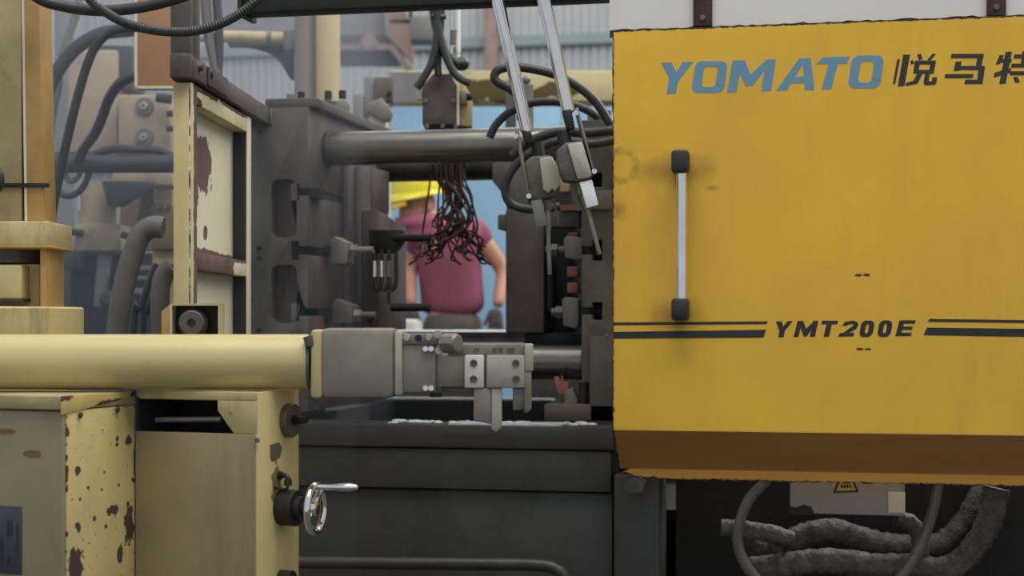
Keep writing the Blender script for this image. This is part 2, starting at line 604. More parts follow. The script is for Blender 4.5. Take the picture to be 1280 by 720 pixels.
# rear guard seen through the die opening
t = thing('rear_guard', 'grey steel guard rail with bright top edge below the blue opening', 'guard', (-.9, 5.86, 0))
pl = PY(5.86)
part(t, 'guard_rail', MB().rect(pl, 380, 414, 800, 431, .05), M['steel_dark'], .003)
for y0, off in ((414.3, -.002), (430.5, -.002)):
    a, b = pl.back(off).hit(380, y0), pl.back(off).hit(800, y0)
    hgt = .007
    part(t, 'edge_strip', MB().poly_prism([Vector((a.x, a.y - .022, a.z)), Vector((a.x, a.y, a.z + hgt)), Vector((a.x, a.y, a.z))], Vector((b.x - a.x, 0, 0))), M['wet'], label='pale sloped strip for the wet edge highlight')  # sloped sliver added to catch light, coloured pale as the edge highlight
part(t, 'guard_panel', MB().rect(pl.back(.02), 380, 431, 612, 720, .03), M['steel_dark'])
part(t, 'guard_panel', MB().rect(pl.back(.02), 643, 431, 800, 720, .03), M['steel_dark'])
zz = pl.hit(620, 476).z
part(t, 'guard_panel', MB().rect(pl.back(.021), 612, 431, 643, 476, .03), M['steel_dark'])

# tie bars
XP = CAM.x + ray(409, 183).x / ray(409, 183).y * 4.6       # die side of the moving platen
XF = PY(4.6).hit(742, 183).x                               # die side of the fixed platen
ZU = PY(4.6).hit(530, 183.5).z
ZL = PY(4.6).hit(530, 452).z
for y_, z_, nm in ((4.6, ZU, 'upper polished steel tie bar passing in front of the spray head'),
                   (5.17, ZU, 'upper tie bar at the rear, behind the copper spray tubes'),
                   (4.6, ZL, 'lower steel tie bar at the gripper tip'),
                   (5.17, ZL, 'lower tie bar at the rear, partly hidden behind the gripper')):
    t = thing('tie_bar', nm, 'tie bar', (0, y_, z_ - .05), 'tie bars of the casting machine')
    part(t, 'bar_body', MB().cyl((XP + .001, y_, z_), (XF - .001, y_, z_), .0505, n=40), M['tie'] if y_ < 5 else M['tie_dull'])
    part(t, 'collar', MB().cyl((XP + .001, y_, z_), (XP + .012, y_, z_), .054, n=40), M['tie_dull'])
    part(t, 'collar', MB().cyl((XF - .03, y_, z_), (XF - .001, y_, z_), .057, n=40), M['tie_dull'])

# ------------------------------------------------------------------ moving platen with T-slots and pockets
YM = 4.42
t = thing('moving_platen', 'thick dark steel platen with pockets and T-slots behind the peeling cream door', 'platen', (XP - .2, 4.95, zt))
pl = PY(YM)
ztop = pl.hit(370, 134).z
zbot = zt + .02
xl = pl.hit(312, 300).x


def tslot(z0, z1):
    h = z1 - z0
    zm_ = (z0 + z1) / 2
    return [(XP, zm_ + h * .22), (XP - .025, zm_ + h * .22), (XP - .025, z1), (XP - .05, z1), (XP - .05, z0), (XP - .025, z0), (XP - .025, zm_ - h * .22), (XP, zm_ - h * .22)]


outer = [(xl, zbot), (xl, ztop), (XP, ztop)]
for y0, y1 in ((229, 250), (301, 325), (379, 401)):
    outer += tslot(pl.hit(395, y1).z, pl.hit(395, y0).z)
outer += [(XP, zbot)]
holes = []
for y0, y1 in ((224, 297), (331, 404)):
    a, b = pl.hit(339, y1), pl.hit(371, y0)
    holes.append(rrect(a.x, a.z, b.x, b.z, .022))
part(t, 'front_plate', extrude_shape([outer] + holes, lambda x, z: Vector((x, YM, z)), Vector((0, .045, 0))), M['steel_dark'], .003)
part(t, 'body_block', extrude_shape([outer], lambda x, z: Vector((x, YM + .045, z)), Vector((0, .77, 0))), M['steel_brown'], .003)
part(t, 'back_plate', MB().box(xl - .18, xl - .01, YM + .1, YM + .8, zbot, ztop - .1), M['steel_dark'], .005)
part(t, 'top_cap', MB().box(xl + .04, XP + .02, YM + .02, YM + .82, ztop + .002, ztop + .03), M['steel_brown'], .003)
for px in (368, 402, 420):
    p = pl.hit(px, 128)
    part(t, 'cap_bolt', MB().lathe((p.x, YM + .06, ztop + .03), Z, [(0, .011), (.022, .011), (.024, .008)], 12), M['steel_black'])
for y in (150, 165, 310, 322, 412):
    bolt(t, pl.hit(324, y), (0, -1, 0), .007, .005)
part(t, 'slot_nut', MB().box(XP - .045, XP + .02, YM + .02, YM + .1, pl.hit(395, 246).z, pl.hit(395, 234).z), M['steel_black'], label='black T-nut sitting in slot')
part(t, 'guide_shoe', MB().box(xl - .05, XP - .03, YM + .05, YM + .25, zt + .001, zbot), M['steel_dark'])

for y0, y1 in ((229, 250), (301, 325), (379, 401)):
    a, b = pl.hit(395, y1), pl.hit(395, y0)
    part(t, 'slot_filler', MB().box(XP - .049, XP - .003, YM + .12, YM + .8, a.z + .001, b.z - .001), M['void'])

# hose bracket and posts above the platen's die side
t = thing('hose_bracket', 'grey bracket posts with a cream gusset standing above the platen edge', 'bracket', D(460, 160, 5.62))
pl = PD(5.62)
part(t, 'post', MB().rect(pl, 441, 118, 454, 200, .05), M['grey_paint'], .003)
part(t, 'post', MB().rect(pl.back(.06), 455, 96, 468, 200, .05), M['grey_paint'], .003)
part(t, 'block', MB().rect(pl.back(.03), 468, 96, 490, 126, .08), M['steel_dark'], .003)
part(t, 'valve', MB().prism(pl, [(459, 128), (478, 122), (490, 140), (487, 150), (478, 151), (459, 139)], .06), M['steel_grey'], .004)
part(t, 'gusset', MB().prism(pl.back(.02), [(461, 139), (482, 153), (482, 190), (461, 190)], .02), M['cream_pale'])
part(t, 'plate', MB().prism(pl.back(.03), [(424, 122), (441, 150), (441, 200), (424, 200)], .04), M['steel_brown'])
part(t, 'fitting', MB().cyl(pl.hit(484, 122), pl.hit(484, 122) + Rt * .01 + Z * .02, .008), M['steel_black'])

# moving die half
t = thing('moving_die', 'brown stained ejector die half bolted to the T-slot platen', 'die', (XP + .2, 5.0, PY(4.8).hit(470, 415).z))
xa = XP


def px_box(mb, pl, x0, y0, x1, y1, th):
    return mb.rect(pl, x0, y0, x1, y1, th)


zq = lambda py, y_=4.8: PY(y_).hit(470, py).z
xd = PY(4.8).hit(472, 300).x
part(t, 'backing_plate', MB().box(XP + .002, PY(4.74).hit(436, 300).x, 4.74, 5.12, zq(416), zq(206)), M['steel_brown'], .003)
part(t, 'spacer_plate', MB().box(PY(4.74).hit(436, 300).x + .002, PY(4.8).hit(452, 300).x, 4.8, 5.1, zq(416), zq(206)), M['steel_dark'], .003)
part(t, 'upper_plate', MB().box(PY(4.8).hit(452, 300).x + .002, PY(4.9).hit(464, 300).x, 4.9, 5.1, zq(258), zq(204)), M['steel_brown'], .003)
part(t, 'ejector_block', MB().prism(PX(xd), [(472, 262), (508, 285), (508, 412), (472, 412)], xd - PY(4.8).hit(452, 300).x - .002), M['steel_brown'], .003)
part(t, 'hose_bank', MB().prism(PY(4.74), [(460, 287), (500, 287), (500, 303), (490, 316), (463, 316)], .06), M['steel_black'], .003)
for x0, y0, y1 in ((504, 291.5, 302.5), (501, 378, 390.5)):
    p, q = PY(4.74).hit(x0, (y0 + y1) / 2), PY(4.74).hit(538, (y0 + y1) / 2)
    part(t, 'guide_pin', MB().cyl(p - Vector((.03, 0, 0)), q, .0125, n=16), M['steel_black'])
for i, x in enumerate((468, 477, 486)):
    pl = PY(4.72)
    p = [pl.hit(x, 312), pl.hit(x, 330), pl.hit(x + .5, 348 + 4 * (i % 2)), pl.hit(x + 4, 362), pl.hit(x + 9, 352), pl.hit(x + 9, 316)]
    part(t, 'coolant_hose', MB().tube(p, .0065, 8), M['rubber'])
    part(t, 'hose_fitting', MB().cyl(pl.hit(x, 326), pl.hit(x, 346), .0085, n=12), M['chrome'] if i < 2 else M['steel_grey'])
part(t, 'drip_stem', MB().cyl(PY(4.72).hit(486, 364), PY(4.72).hit(486, 380), .004), M['steel_black'])
for x in (463,):
    bolt(t, PY(4.8).hit(x, 400), (0, -1, 0), .009, .008)

# die clamps in the T-slots of the moving platen
cl = [(4.56, (413, 295, 434, 330), (435, 463, 312), 'dark clamp block with grey bolt on the middle T-slot of the moving platen'),
      (4.56, (415, 373, 440, 405), (440, 466, 394), 'dark clamp block with stud on the lowest T-slot of the moving platen')]
for y_, (x0, y0, x1, y1), (bx0, bx1, by), lb in cl:
    pl = PY(y_)
    g = thing('die_clamp', lb, 'clamp', pl.hit((x0 + x1) / 2, y1), 'die clamps on the platens')
    part(g, 'clamp_block', MB().prism(pl, [(x0, y0 + 5), (x0 + 5, y0), (x1, y0 + 8), (x1, y1 - 2), (x1 - 3, y1), (x0, y1)], .07), M['steel_grey' if by < 330 else 'steel_dark'], .004)
    part(g, 'stud', MB().cyl(pl.hit(bx0 - 2, by) + Vector((0, .03, 0)), pl.hit(bx1, by) + Vector((0, .03, 0)), .011, n=14), M['steel_grey' if by < 330 else 'steel_dark'])
    part(g, 'nut', MB().lathe(pl.hit(bx0, by) + Vector((0, .03, 0)), (1, 0, 0), [(0, .019), (.018, .019), (.02, .016)], 6), M['steel_grey'])
    part(g, 'foot', MB().rect(pl.back(.01), 385 + (x0 - 385) * .3, by - 5, x0 + 2, by + 5, .05), M['steel_black'])

# ------------------------------------------------------------------ fixed platen and die, half hidden by the yellow door
t = thing('fixed_platen', 'dark steel fixed platen partly covered by the yellow sliding door', 'platen', (XF + .2, 5.0, zt))
pl = PY(4.44)
xr = pl.hit(840, 300).x
xf = pl.hit(727, 300).x
outer = [(xr, zbot), (xr, pl.hit(730, 150).z), (xf, pl.hit(730, 150).z)]


def tslot_f(z0, z1):
    h = z1 - z0
    m_ = (z0 + z1) / 2
    return [(xf, m_ + h * .2), (xf + .03, m_ + h * .2), (xf + .03, z1), (xf + .058, z1), (xf + .058, z0), (xf + .03, z0), (xf + .03, m_ - h * .2), (xf, m_ - h * .2)]


for y0, y1 in ((216, 234), (300, 326), (378, 400)):
    outer += tslot_f(pl.hit(740, y1).z, pl.hit(740, y0).z)
outer += [(xf, zbot)]
part(t, 'front_plate', extrude_shape([outer], lambda x, z: Vector((x, 4.44, z)), Vector((0, 1.1, 0))), M['steel_dark'], .003)
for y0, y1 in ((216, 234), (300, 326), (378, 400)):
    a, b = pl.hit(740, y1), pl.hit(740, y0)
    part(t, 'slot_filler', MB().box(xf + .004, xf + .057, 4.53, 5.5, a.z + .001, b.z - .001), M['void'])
part(t, 'rib', MB().rect(PY(4.40), 737, 420, 800, 530, .2), M['steel_dark'], .004)
part(t, 'shoulder', MB().rect(PY(4.42), 727, 238, 800, 262, .2), M['steel_grey'], .004)
part(t, 'foot', MB().box(xf - .1, xr, 4.4, 5.5, zt + .001, zbot + .03), M['steel_brown'], .004)
part(t, 'oil_cup', MB().cyl(pl.hit(730, 512), pl.hit(730, 478), .014, n=16), M['steel_black'])
bolt(t, PY(4.40).hit(759, 419), (0, -1, 0), .005, .004, M['steel_grey'])
part(t, 'nozzle', MB().prism(PY(4.46), [(706, 488), (715, 484), (722, 500), (720, 522), (704, 522)], .06), M['steel_grey'], .004)

t = thing('fixed_die', 'reddish brown cover die half with copper spacers mounted on the fixed platen', 'die', (XF - .15, 5.0, PY(4.8).hit(655, 415).z))
part(t, 'die_block', MB().rect(PY(4.78), 632, 262, 680, 416, .42), M['steel_brown'], .004)
part(t, 'side_lug', MB().rect(PY(4.8), 622, 268, 634, 287, .3), M['steel_dark'], .004)
part(t, 'upper_lug', MB().prism(PY(4.82), [(615, 205), (640, 198), (660, 198), (660, 262), (633, 262), (632, 247), (615, 226)], .27), M['steel_dark'], .004)
part(t, 'backing_plate', MB().rect(PY(4.86), 680, 262, 712, 416, .34), M['steel_black'], .003)
part(t, 'top_plate', MB().rect(PY(4.84), 658, 178, 735, 262, .25), M['steel_dark'], .004)
part(t, 'cream_plate', MB().rect(PY(4.80), 690, 208, 712, 240, .03), M['cream_dirty'], .003, label='dirty cream cover plate')
part(t, 'cover_plate', MB().rect(PY(4.74), 684, 262, 724, 284, .08), M['steel_dark'], .003)
part(t, 'red_strip', MB().rect(PY(4.72), 700, 256, 726, 263, .08), M['copper_clean'], label='red-brown painted strip')
for y0, y1 in ((290, 296), (333, 346), (353, 366)):
    part(t, 'copper_spacer', MB().rect(PY(4.76), 709, y0, 722, y1, .08), M['copper_clean'], .002, label='copper-coloured square spacer')
for yp in (349,):
    part(t, 'hose_stub', MB().cyl(PY(4.8).hit(688, yp - 20), PY(4.8).hit(688, yp + 40), .012), M['void'])
part(t, 'lower_block', MB().rect(PY(4.8), 655, 416, 728, 432, .3), M['void'], .004)
t = thing('copper_scrap', 'torn copper-brown flashing scrap hanging beside the lower tie bar', 'scrap', PY(4.5).hit(702, 494))
part(t, 'flap', MB().prism(PY(4.5), [(692, 471), (703, 470), (705, 478), (711, 477), (709, 494), (697, 493)], .012), M['copper_clean'], .002)
part(t, 'hanger_bolt', MB().cyl(PY(4.49).hit(700, 472), PY(4.49).hit(700, 472) + Vector((0, .12, 0)), .004), M['steel_black'])
cl = [((704, 295, 728, 326), (680, 705, 312), 'dark clamp block with stud beside the copper spacers on the fixed platen'),
      ((702, 371, 723, 411), (687, 703, 390), 'dark clamp block below the copper spacers on the fixed platen')]
for (x0, y0, x1, y1), (bx0, bx1, by), lb in cl:
    pl = PY(4.62)
    g = thing('die_clamp', lb, 'clamp', pl.hit((x0 + x1) / 2, y1), 'die clamps on the platens')
    part(g, 'clamp_block', MB().prism(pl, [(x0, y0 + 4), (x0 + 4, y0), (x1, y0 + 2), (x1, y1 - 3), (x1 - 4, y1), (x0 + 2, y1 - 4)], .08), M['steel_grey'], .004)
    part(g, 'stud', MB().cyl(pl.hit(bx0, by) + Vector((0, .03, 0)), pl.hit(bx1 + 4, by) + Vector((0, .03, 0)), .012, n=14), M['steel_dark'])
    part(g, 'nut', MB().lathe(pl.hit(bx0 + 6, by) + Vector((0, .03, 0)), (1, 0, 0), [(0, .02), (.022, .02), (.024, .017)], 6), M['steel_dark'])
    part(g, 'foot', MB().rect(pl.back(.02), x1 - 2, by - 6, 740, by + 6, .05), M['steel_black'])

# ------------------------------------------------------------------ yellow sliding door
YD = 4.0
pd = PY(YD)
dbase = Vector((pd.hit(1080, 500).x, YD, pd.hit(1020, 604).z))
t = thing('safety_door', 'big yellow sliding safety door with blue maker lettering and a vertical bar handle', 'door', dbase)
xl, xr = pd.hit(765, 300).x, pd.hit(1500, 300).x
z1 = pd.hit(1020, 28.5).z
zb = pd.hit(1020, 541).z
zc = PY(YD + .115).hit(1020, 590).z
ze = PY(YD + .115).hit(1020, 604).z


def door_mat():
    m = NT('yellow_door_paint')
    a, b = lin((230, 184, 54)), lin((214, 166, 56))
    c = m.mix(m.ramp(m.noise(2.2, 5), .35, .7), a, b)
    c = m.mix(m.math('MULTIPLY', m.ramp(m.noise(3.5, 6, .7, (1, 1, .25)), .5, .8), .45), c, lin((178, 130, 58)))
    sep = m.n('ShaderNodeSeparateXYZ')
    m.l(m.co, sep.inputs[0])
    nz = m.noise(60, 4, .7)
    # brown stains: a ring of old rust and smears round the handle feet
    st = [(pd.hit(852, 215), (.06, .1, .03)), (pd.hit(828, 215), (.05, .1, .025)), (pd.hit(845, 395), (.05, .1, .03)), (pd.hit(772, 265), (.015, .1, .02)), (pd.hit(890, 235), (.014, .1, .006))]
    mk = m.blobs(st, 2.2, 14, dbase, .8)
    zz_ = m.math('SUBTRACT', sep.outputs['Z'], zb - dbase.z)
    gr = m.math('MULTIPLY', m.ramp(zz_, .004, -.004), m.math('ADD', m.math('MULTIPLY', m.noise(3, 6, .7, (.6, 1, 6)), .6), .55))
    c = m.mix(m.math('MULTIPLY', gr, m.ramp(zz_, zc - zb - .004, zc - zb + .004)), c, lin((172, 118, 74)))      # brown painted for the bend's shade, streaked with oily dirt
    c = m.mix(m.math('MULTIPLY', m.ramp(zz_, zc - zb + .002, zc - zb - .002), .6), c, lin((232, 156, 62)))
    c = m.mix(m.math('MULTIPLY', mk, .55), c, lin((120, 78, 34)))
    ring = m.n('ShaderNodeVectorMath', operation='DISTANCE')
    m.l(m.co, ring.inputs[0])
    ring.inputs[1].default_value = pd.hit(777, 207) - dbase
    rv = m.math('ABSOLUTE', m.math('SUBTRACT', m.math('ADD', ring.outputs['Value'], m.math('MULTIPLY', m.noise(30), .014)), .045), 0)
    c = m.mix(m.math('MULTIPLY', m.math('MULTIPLY', m.ramp(rv, .013, .004), m.ramp(m.noise(22), .35, .6)), .6), c, lin((130, 84, 30)))
    # scratches down to primer
    sc = []
    for px, py in ((1073, 344), (1083, 344), (1075, 436.5), (1085, 436.5)):
        sc.append((pd.hit(px, py), (.009, .05, .0035)))
    c = m.mix(m.blobs(sc, 2.6, 160, dbase), c, lin((86, 56, 40)))
    # chipped rusty edges
    e = m.math('ADD', m.math('SUBTRACT', sep.outputs['X'], xl - dbase.x), m.math('MULTIPLY', nz, -.014))
    c = m.mix(m.ramp(e, -.001, -.004), c, lin((52, 40, 34)))
    e = m.math('ADD', m.math('SUBTRACT', sep.outputs['Z'], ze - dbase.z), m.math('MULTIPLY', nz, -.014))
    c = m.mix(m.ramp(e, .0, -.004), c, lin((52, 40, 34)))
    e = m.math('ADD', m.math('SUBTRACT', z1 - dbase.z, sep.outputs['Z']), m.math('MULTIPLY', nz, -.012))
    c = m.mix(m.ramp(e, -.001, -.003), c, lin((52, 40, 34)))
    m.l(c, m.b.inputs['Base Color'])
    m.l(m.math('ADD', m.math('MULTIPLY', m.noise(4, 4), .2), .26), m.b.inputs['Roughness'])
    m.b.inputs['Specular IOR Level'].default_value = .4
    b = m.n('ShaderNodeBump')
    b.inputs['Strength'].default_value = .05
    b.inputs['Distance'].default_value = .01
    m.l(m.noise(5, 4), b.inputs['Height'])
    m.l(b.outputs[0], m.b.inputs['Normal'])
    return m.m


DM = door_mat()
q = random.Random(11)
left = []                                    # ragged free edge
k = 60
for i in range(k + 1):
    left.append((xl + (q.random() ** 3) * .006, z1 + (zb - z1) * i / k))
front = [(xr, zb), (xr, z1)] + left
part(t, 'panel', extrude_shape([front], lambda x, z: Vector((x, YD, z)), Vector((0, .012, 0))), DM)
# bent-back band and the ragged lip under it
part(t, 'bent_band', MB().poly_prism([Vector((xl, YD + .0005, zb)), Vector((xl, YD + .115, zc)), Vector((xl, YD + .127, zc)), Vector((xl, YD + .0125, zb))], Vector((xr - xl, 0, 0))), DM, label='slanted brownish bend under the door panel')
lip = [(xr, zc), (xl + .03, zc)]
k = 110
for i in range(k + 1):
    f = i / k
    zz = ze + (q.random() ** 2) * .008 + (.014 * max(0, 1 - f * 9))
    lip.append((xl + .004 + (xr - xl) * f, zz))
part(t, 'lower_lip', extrude_shape([lip], lambda x, z: Vector((x, YD + .115, z)), Vector((0, .012, 0))), DM)
part(t, 'side_return', MB().box(xl + .008, xl + .02, YD + .012, YD + .12, zb, z1 - .005), DM)
hd = part(t, 'handle', MB().cyl(PY(YD - .055).hit(852, 383), PY(YD - .055).hit(852, 207), .0133, n=24), M['chrome'], label='bare metal bar handle')
for y0, y1 in ((188, 217), (373, 401)):
    yc = (y0 + y1) / 2
    p = PY(YD - .055).hit(851, yc)
    h = abs(PY(YD - .055).hit(851, y0).z - PY(YD - .055).hit(851, y1).z) / 2
    part(hd, 'handle_cap', MB().box(p.x - .022, p.x + .021, YD - .08, YD - .032, p.z - h, p.z + h), M['dark_plastic'], .009)
    part(hd, 'handle_foot', MB().box(p.x - .024, p.x + .014, YD - .04, YD + .001, p.z - h * .85, p.z + h * .8), M['dark_plastic'], .006)


def on_door(px, py, lift=.0012):
    return PY(YD - lift).hit(px, py)


def flat(name, shapes, m, label=None, th=.0012):
    g = MB()
    for i_, s_ in enumerate(shapes):          # each stroke a hair thicker than the last, so none share a face
        g.poly_prism([on_door(*p, .0006 + i_ * .00002) for p in s_], Vector((0, .0008 + i_ * .00002, 0)))
    return part(t, name, g, m, label=label)


def bar(x0, y0, x1, y1, w_):                  # stroke with level ends
    return [(x0 - w_ / 2, y0), (x0 + w_ / 2, y0), (x1 + w_ / 2, y1), (x1 - w_ / 2, y1)]


def hb(x0, x1, y0, y1, sl=0):                 # level stroke, slanted ends
    return [(x0 + sl, y0), (x1 + sl, y0), (x1, y1), (x0, y1)]


def ring_strokes(x0, x1, y0, y1, sl, wx, wy, r):
    out, inn = [], []
    for (cx, cy, a) in ((x1 - r, y1 - r, 0), (x0 + r, y1 - r, 90), (x0 + r, y0 + r, 180), (x1 - r, y0 + r, 270)):
        for i in range(6):
            th = math.radians(a + 18 * i)
            out.append((cx + r * math.cos(th), cy + r * math.sin(th)))
            ri = max(r * .55, 1)
            sx = cx + (-(wx - (r - ri)) if math.cos(math.radians(a + 45)) > 0 else (wx - (r - ri)))
            sy = cy + (-(wy - (r - ri)) if math.sin(math.radians(a + 45)) > 0 else (wy - (r - ri)))
            inn.append((sx + ri * math.cos(th), sy + ri * math.sin(th)))
    sh = lambda p: (p[0] + sl * (y1 - p[1]) / (y1 - y0), p[1])
    out = [sh(p) for p in out]
    inn = [sh(p) for p in inn]
    n = len(out)
    return [[out[i], out[(i + 1) % n], inn[(i + 1) % n], inn[i]] for i in range(n)]


# Y O M A T O
flat('letter', [[(826.5, 78.3), (839.5, 77.9), (848, 95), (838.5, 101.5)], [(853, 77.6), (866.5, 77.2), (848, 101), (838.5, 101)], [(836.2, 98), (848.4, 97.5), (844.8, 117), (833.2, 117.3)]], M['blue_print'])
flat('letter', ring_strokes(864, 904.5, 76.2, 115.8, 5.5, 11.5, 7, 8), M['blue_print'])
flat('letter', [[(915.5, 75.6), (927.5, 75.1), (920.5, 115.1), (908.8, 115.4)], [(917, 75.6), (931, 75), (939.5, 97), (932, 107.5)], [(958.5, 74.2), (966, 74), (941, 107), (932, 107.3), (933, 97.5)], [(957.5, 74.4), (969.8, 73.9), (963.8, 113.4), (951.8, 113.8)]], M['blue_print'])
flat('letter', [[(999, 72.8), (1008, 72.5), (983.5, 112.9), (970, 113.3)], [(1003.5, 72.7), (1013.5, 72.3), (1018, 112), (1006, 112.3)], [(986, 96), (1010, 95.3), (1011, 103.5), (982, 104.3)]], M['blue_print'])
flat('letter', [[(1020.5, 80), (1028.5, 71.6), (1062, 70.6), (1058.5, 79.3)], [(1036, 79), (1047.5, 78.6), (1039, 111.3), (1027, 111.7)]], M['blue_print'])
flat('letter', ring_strokes(1059.5, 1099.5, 69.2, 110.2, 6, 11.5, 7, 9), M['blue_print'])
# the three characters
flat('character', [[(1121.5, 74), (1125, 73.8), (1119, 105), (1116, 105.2)], [(1129, 68.5), (1137.6, 68), (1130.5, 107.5), (1122.2, 108)],
                   [(1138, 76), (1141, 75), (1143, 79), (1139, 80.5)], [(1146.5, 67.8), (1151, 67.5), (1153.5, 74.2), (1148.5, 75)], [(1165.5, 67.3), (1170, 67), (1163.5, 75), (1159, 75.2)],
                   hb(1144, 1168.5, 75.6, 80.5, 1.5), hb(1143, 1165, 87.3, 92, .5), [(1143.5, 76), (1150.5, 76), (1147.5, 92), (1141.5, 92)], [(1163.5, 76), (1170, 76), (1167, 92), (1160.8, 92)],
                   [(1147, 91), (1153.5, 91), (1147, 104.5), (1131.5, 107.5), (1132.5, 103.5), (1141.5, 101)], [(1156.5, 91), (1162.5, 91), (1160.3, 103.8), (1154.2, 104.3)],
                   [(1155, 101.8), (1170, 101.3), (1168.5, 106), (1156, 106.5)], [(1165.5, 96.6), (1171.5, 96.3), (1170, 105), (1164.5, 105)]], M['black_print'])
flat('character', [hb(1188.5, 1229, 67.2, 72.7, 1), [(1194.5, 77), (1202, 76.8), (1199.5, 88.5), (1192, 88.7)], [(1222, 68), (1229.5, 68), (1227, 82), (1220, 82)],
                   hb(1194, 1231, 82.3, 87.5, 0), [(1223.5, 83), (1231.3, 83), (1228.3, 104.5), (1220.8, 104.7)], hb(1205.5, 1228, 99.6, 105, 1), hb(1180.5, 1216, 92.4, 97.6, 1)], M['black_print'])
flat('character', [[(1249.5, 69), (1255, 68.8), (1250, 80), (1244.5, 80.5)], hb(1246, 1264, 73.5, 78.5, 1), [(1257, 64.8), (1265, 64.5), (1257, 104.5), (1249, 104.8)], [(1243, 91), (1264, 84.8), (1263, 90.5), (1242.3, 97)],
                   hb(1267, 1296, 68, 73, 1), [(1278, 64), (1285, 64), (1282, 84), (1275.5, 84)], hb(1263.5, 1299, 79.5, 84.5, 1), hb(1262, 1298, 89, 94, 1), [(1285, 85), (1292, 85), (1288, 105), (1281, 105)], [(1266.5, 96), (1272, 95.8), (1275, 102.5), (1269, 103.5)]], M['black_print'])
# stripes run on past the frame
for pts in ([(766.5, 403), (960, 401.6), (958, 405.2), (766.5, 406.5)], [(766.5, 414.8), (957.5, 412.2), (954.5, 422), (766.5, 423.4)],
            [(1162, 398.6), (1490, 402.6), (1490, 406.8), (1159.5, 402.2)], [(1158.5, 409.4), (1490, 413.4), (1490, 424.5), (1154.5, 419)]):
    flat('stripe', [pts], M['black_print'])
# Y M T 2 0 0 E
B_ = M['black_print']
flat('letter', [[(969.8, 401.8), (977, 401.6), (980, 411), (974.5, 414)], [(984.5, 401.4), (991, 401.2), (980.5, 414), (974.5, 413.5)], [(974.6, 411.5), (981.3, 411.3), (979.5, 421.5), (973, 421.6)]], B_)
flat('letter', [[(997, 401.2), (1003, 401), (998, 421.3), (992, 421.5)], [(997.5, 401.2), (1004, 401), (1008.5, 413), (1004.5, 420.5)], [(1018, 400.9), (1021.5, 400.8), (1008.5, 420.5), (1004.5, 420.7), (1005.3, 413)], [(1016.5, 401), (1023, 400.8), (1018.5, 420.8), (1012, 421)]], B_)
flat('letter', [hb(1026.5, 1046.5, 400.8, 405.3, 1.2), [(1033.5, 404), (1040.2, 404), (1036.2, 420.8), (1029.3, 421)]], B_)
flat('digit', [[(1052.5, 407), (1056.5, 402.3), (1066, 400.7), (1066, 405.2), (1060.5, 405.6), (1058, 407.2)], [(1066, 400.7), (1072, 402.5), (1073, 407), (1067.2, 407), (1066, 405.2)], [(1067.3, 406.5), (1073, 406.8), (1070, 411.5), (1056.5, 418.5), (1048, 420.3)], [(1050, 416.2), (1068, 415.8), (1066.6, 420.3), (1047.6, 420.8)]], B_)
flat('digit', ring_strokes(1073.5, 1090, 400.6, 421.2, 3.8, 6.2, 4, 6), B_)
flat('digit', ring_strokes(1096, 1112.5, 400.4, 421, 3.8, 6.2, 4, 6), B_)
flat('letter', [[(1124.5, 400.4), (1131, 400.3), (1126, 420), (1119, 420.2)], hb(1125.5, 1143.5, 400.3, 404.6, 1.2), hb(1123.5, 1140, 408.2, 412.2, 1), hb(1120.5, 1138.5, 415.8, 420, 1.2)], B_)

# ------------------------------------------------------------------ white cover above the door with hinge straps
t = thing('upper_cover', 'dirty white cover panel above the yellow door with rusty straps', 'cover', Vector((pd.hit(1000, 0).x, YD + .02, z1)))
xw0, xw1 = PY(YD + .02).hit(762, 30).x, PY(YD).hit(1500, 30).x
ztop = z1 + .62
edge = [(xw1, ztop), (xw0, ztop)]
for i in range(91):
    edge.append((xw0 + (xw1 - xw0) * i / 90, z1 + .003 + q.random() ** 2 * .005))
WM = mat('chipped_white_paint', (216, 214, 202), .5, 0, .1, 4, .02, ((190, 184, 160), .5), (1, 1, .25))
part(t, 'panel', extrude_shape([edge], lambda x, z: Vector((x, YD + .02, z)), Vector((0, .02, 0))), WM)
part(t, 'edge_strip', MB().box(xw0, xw1, YD + .022, YD + .034, z1 - .012, z1 + .006), M['rust_dark'], label='dark strip in the gap above the door')  # dark strip filling the gap between cover and door
for x0, x1, yb in ((866.5, 890, 33), (1233.5, 1257.5, 20)):
    pl = PY(YD + .008)
    a, b = pl.hit(x0, yb), pl.hit(x1, yb)
    s_ = part(t, 'strap', MB().box(a.x, b.x, YD + .006, YD + .021, a.z, ztop - .02), M['rust_dark'], .002)
    for dz in (.02, .075, .2):
        part(s_, 'bolt', MB().lathe(((a.x + b.x) / 2, YD + .006, a.z + dz), (0, -1, 0), [(0, .008), (.004, .007), (.0045, .003)], 10), M['steel_dark'])

# dark guard beam over the opening
pl = PY(YD + .02)
zb_ = pl.hit(530, 5.5).z
a, b = pl.hit(302, 5).x, pl.hit(763, 5).x
t = thing('guard_beam', 'black steel beam across the top of the die opening', 'beam', Vector(((a + b) / 2, YD + .05, zb_)))
part(t, 'beam_body', MB().box(a, b, YD + .03, YD + .11, zb_, zb_ + .09), M['void'], .004)
part(t, 'beam_flange', MB().box(a, b, YD + .02, YD + .13, zb_ + .09, zb_ + .1), M['steel_black'])
part(t, 'end_plate', MB().box(a - .012, a, YD + .02, YD + .13, zb_ - .01, zb_ + .11), M['steel_black'])

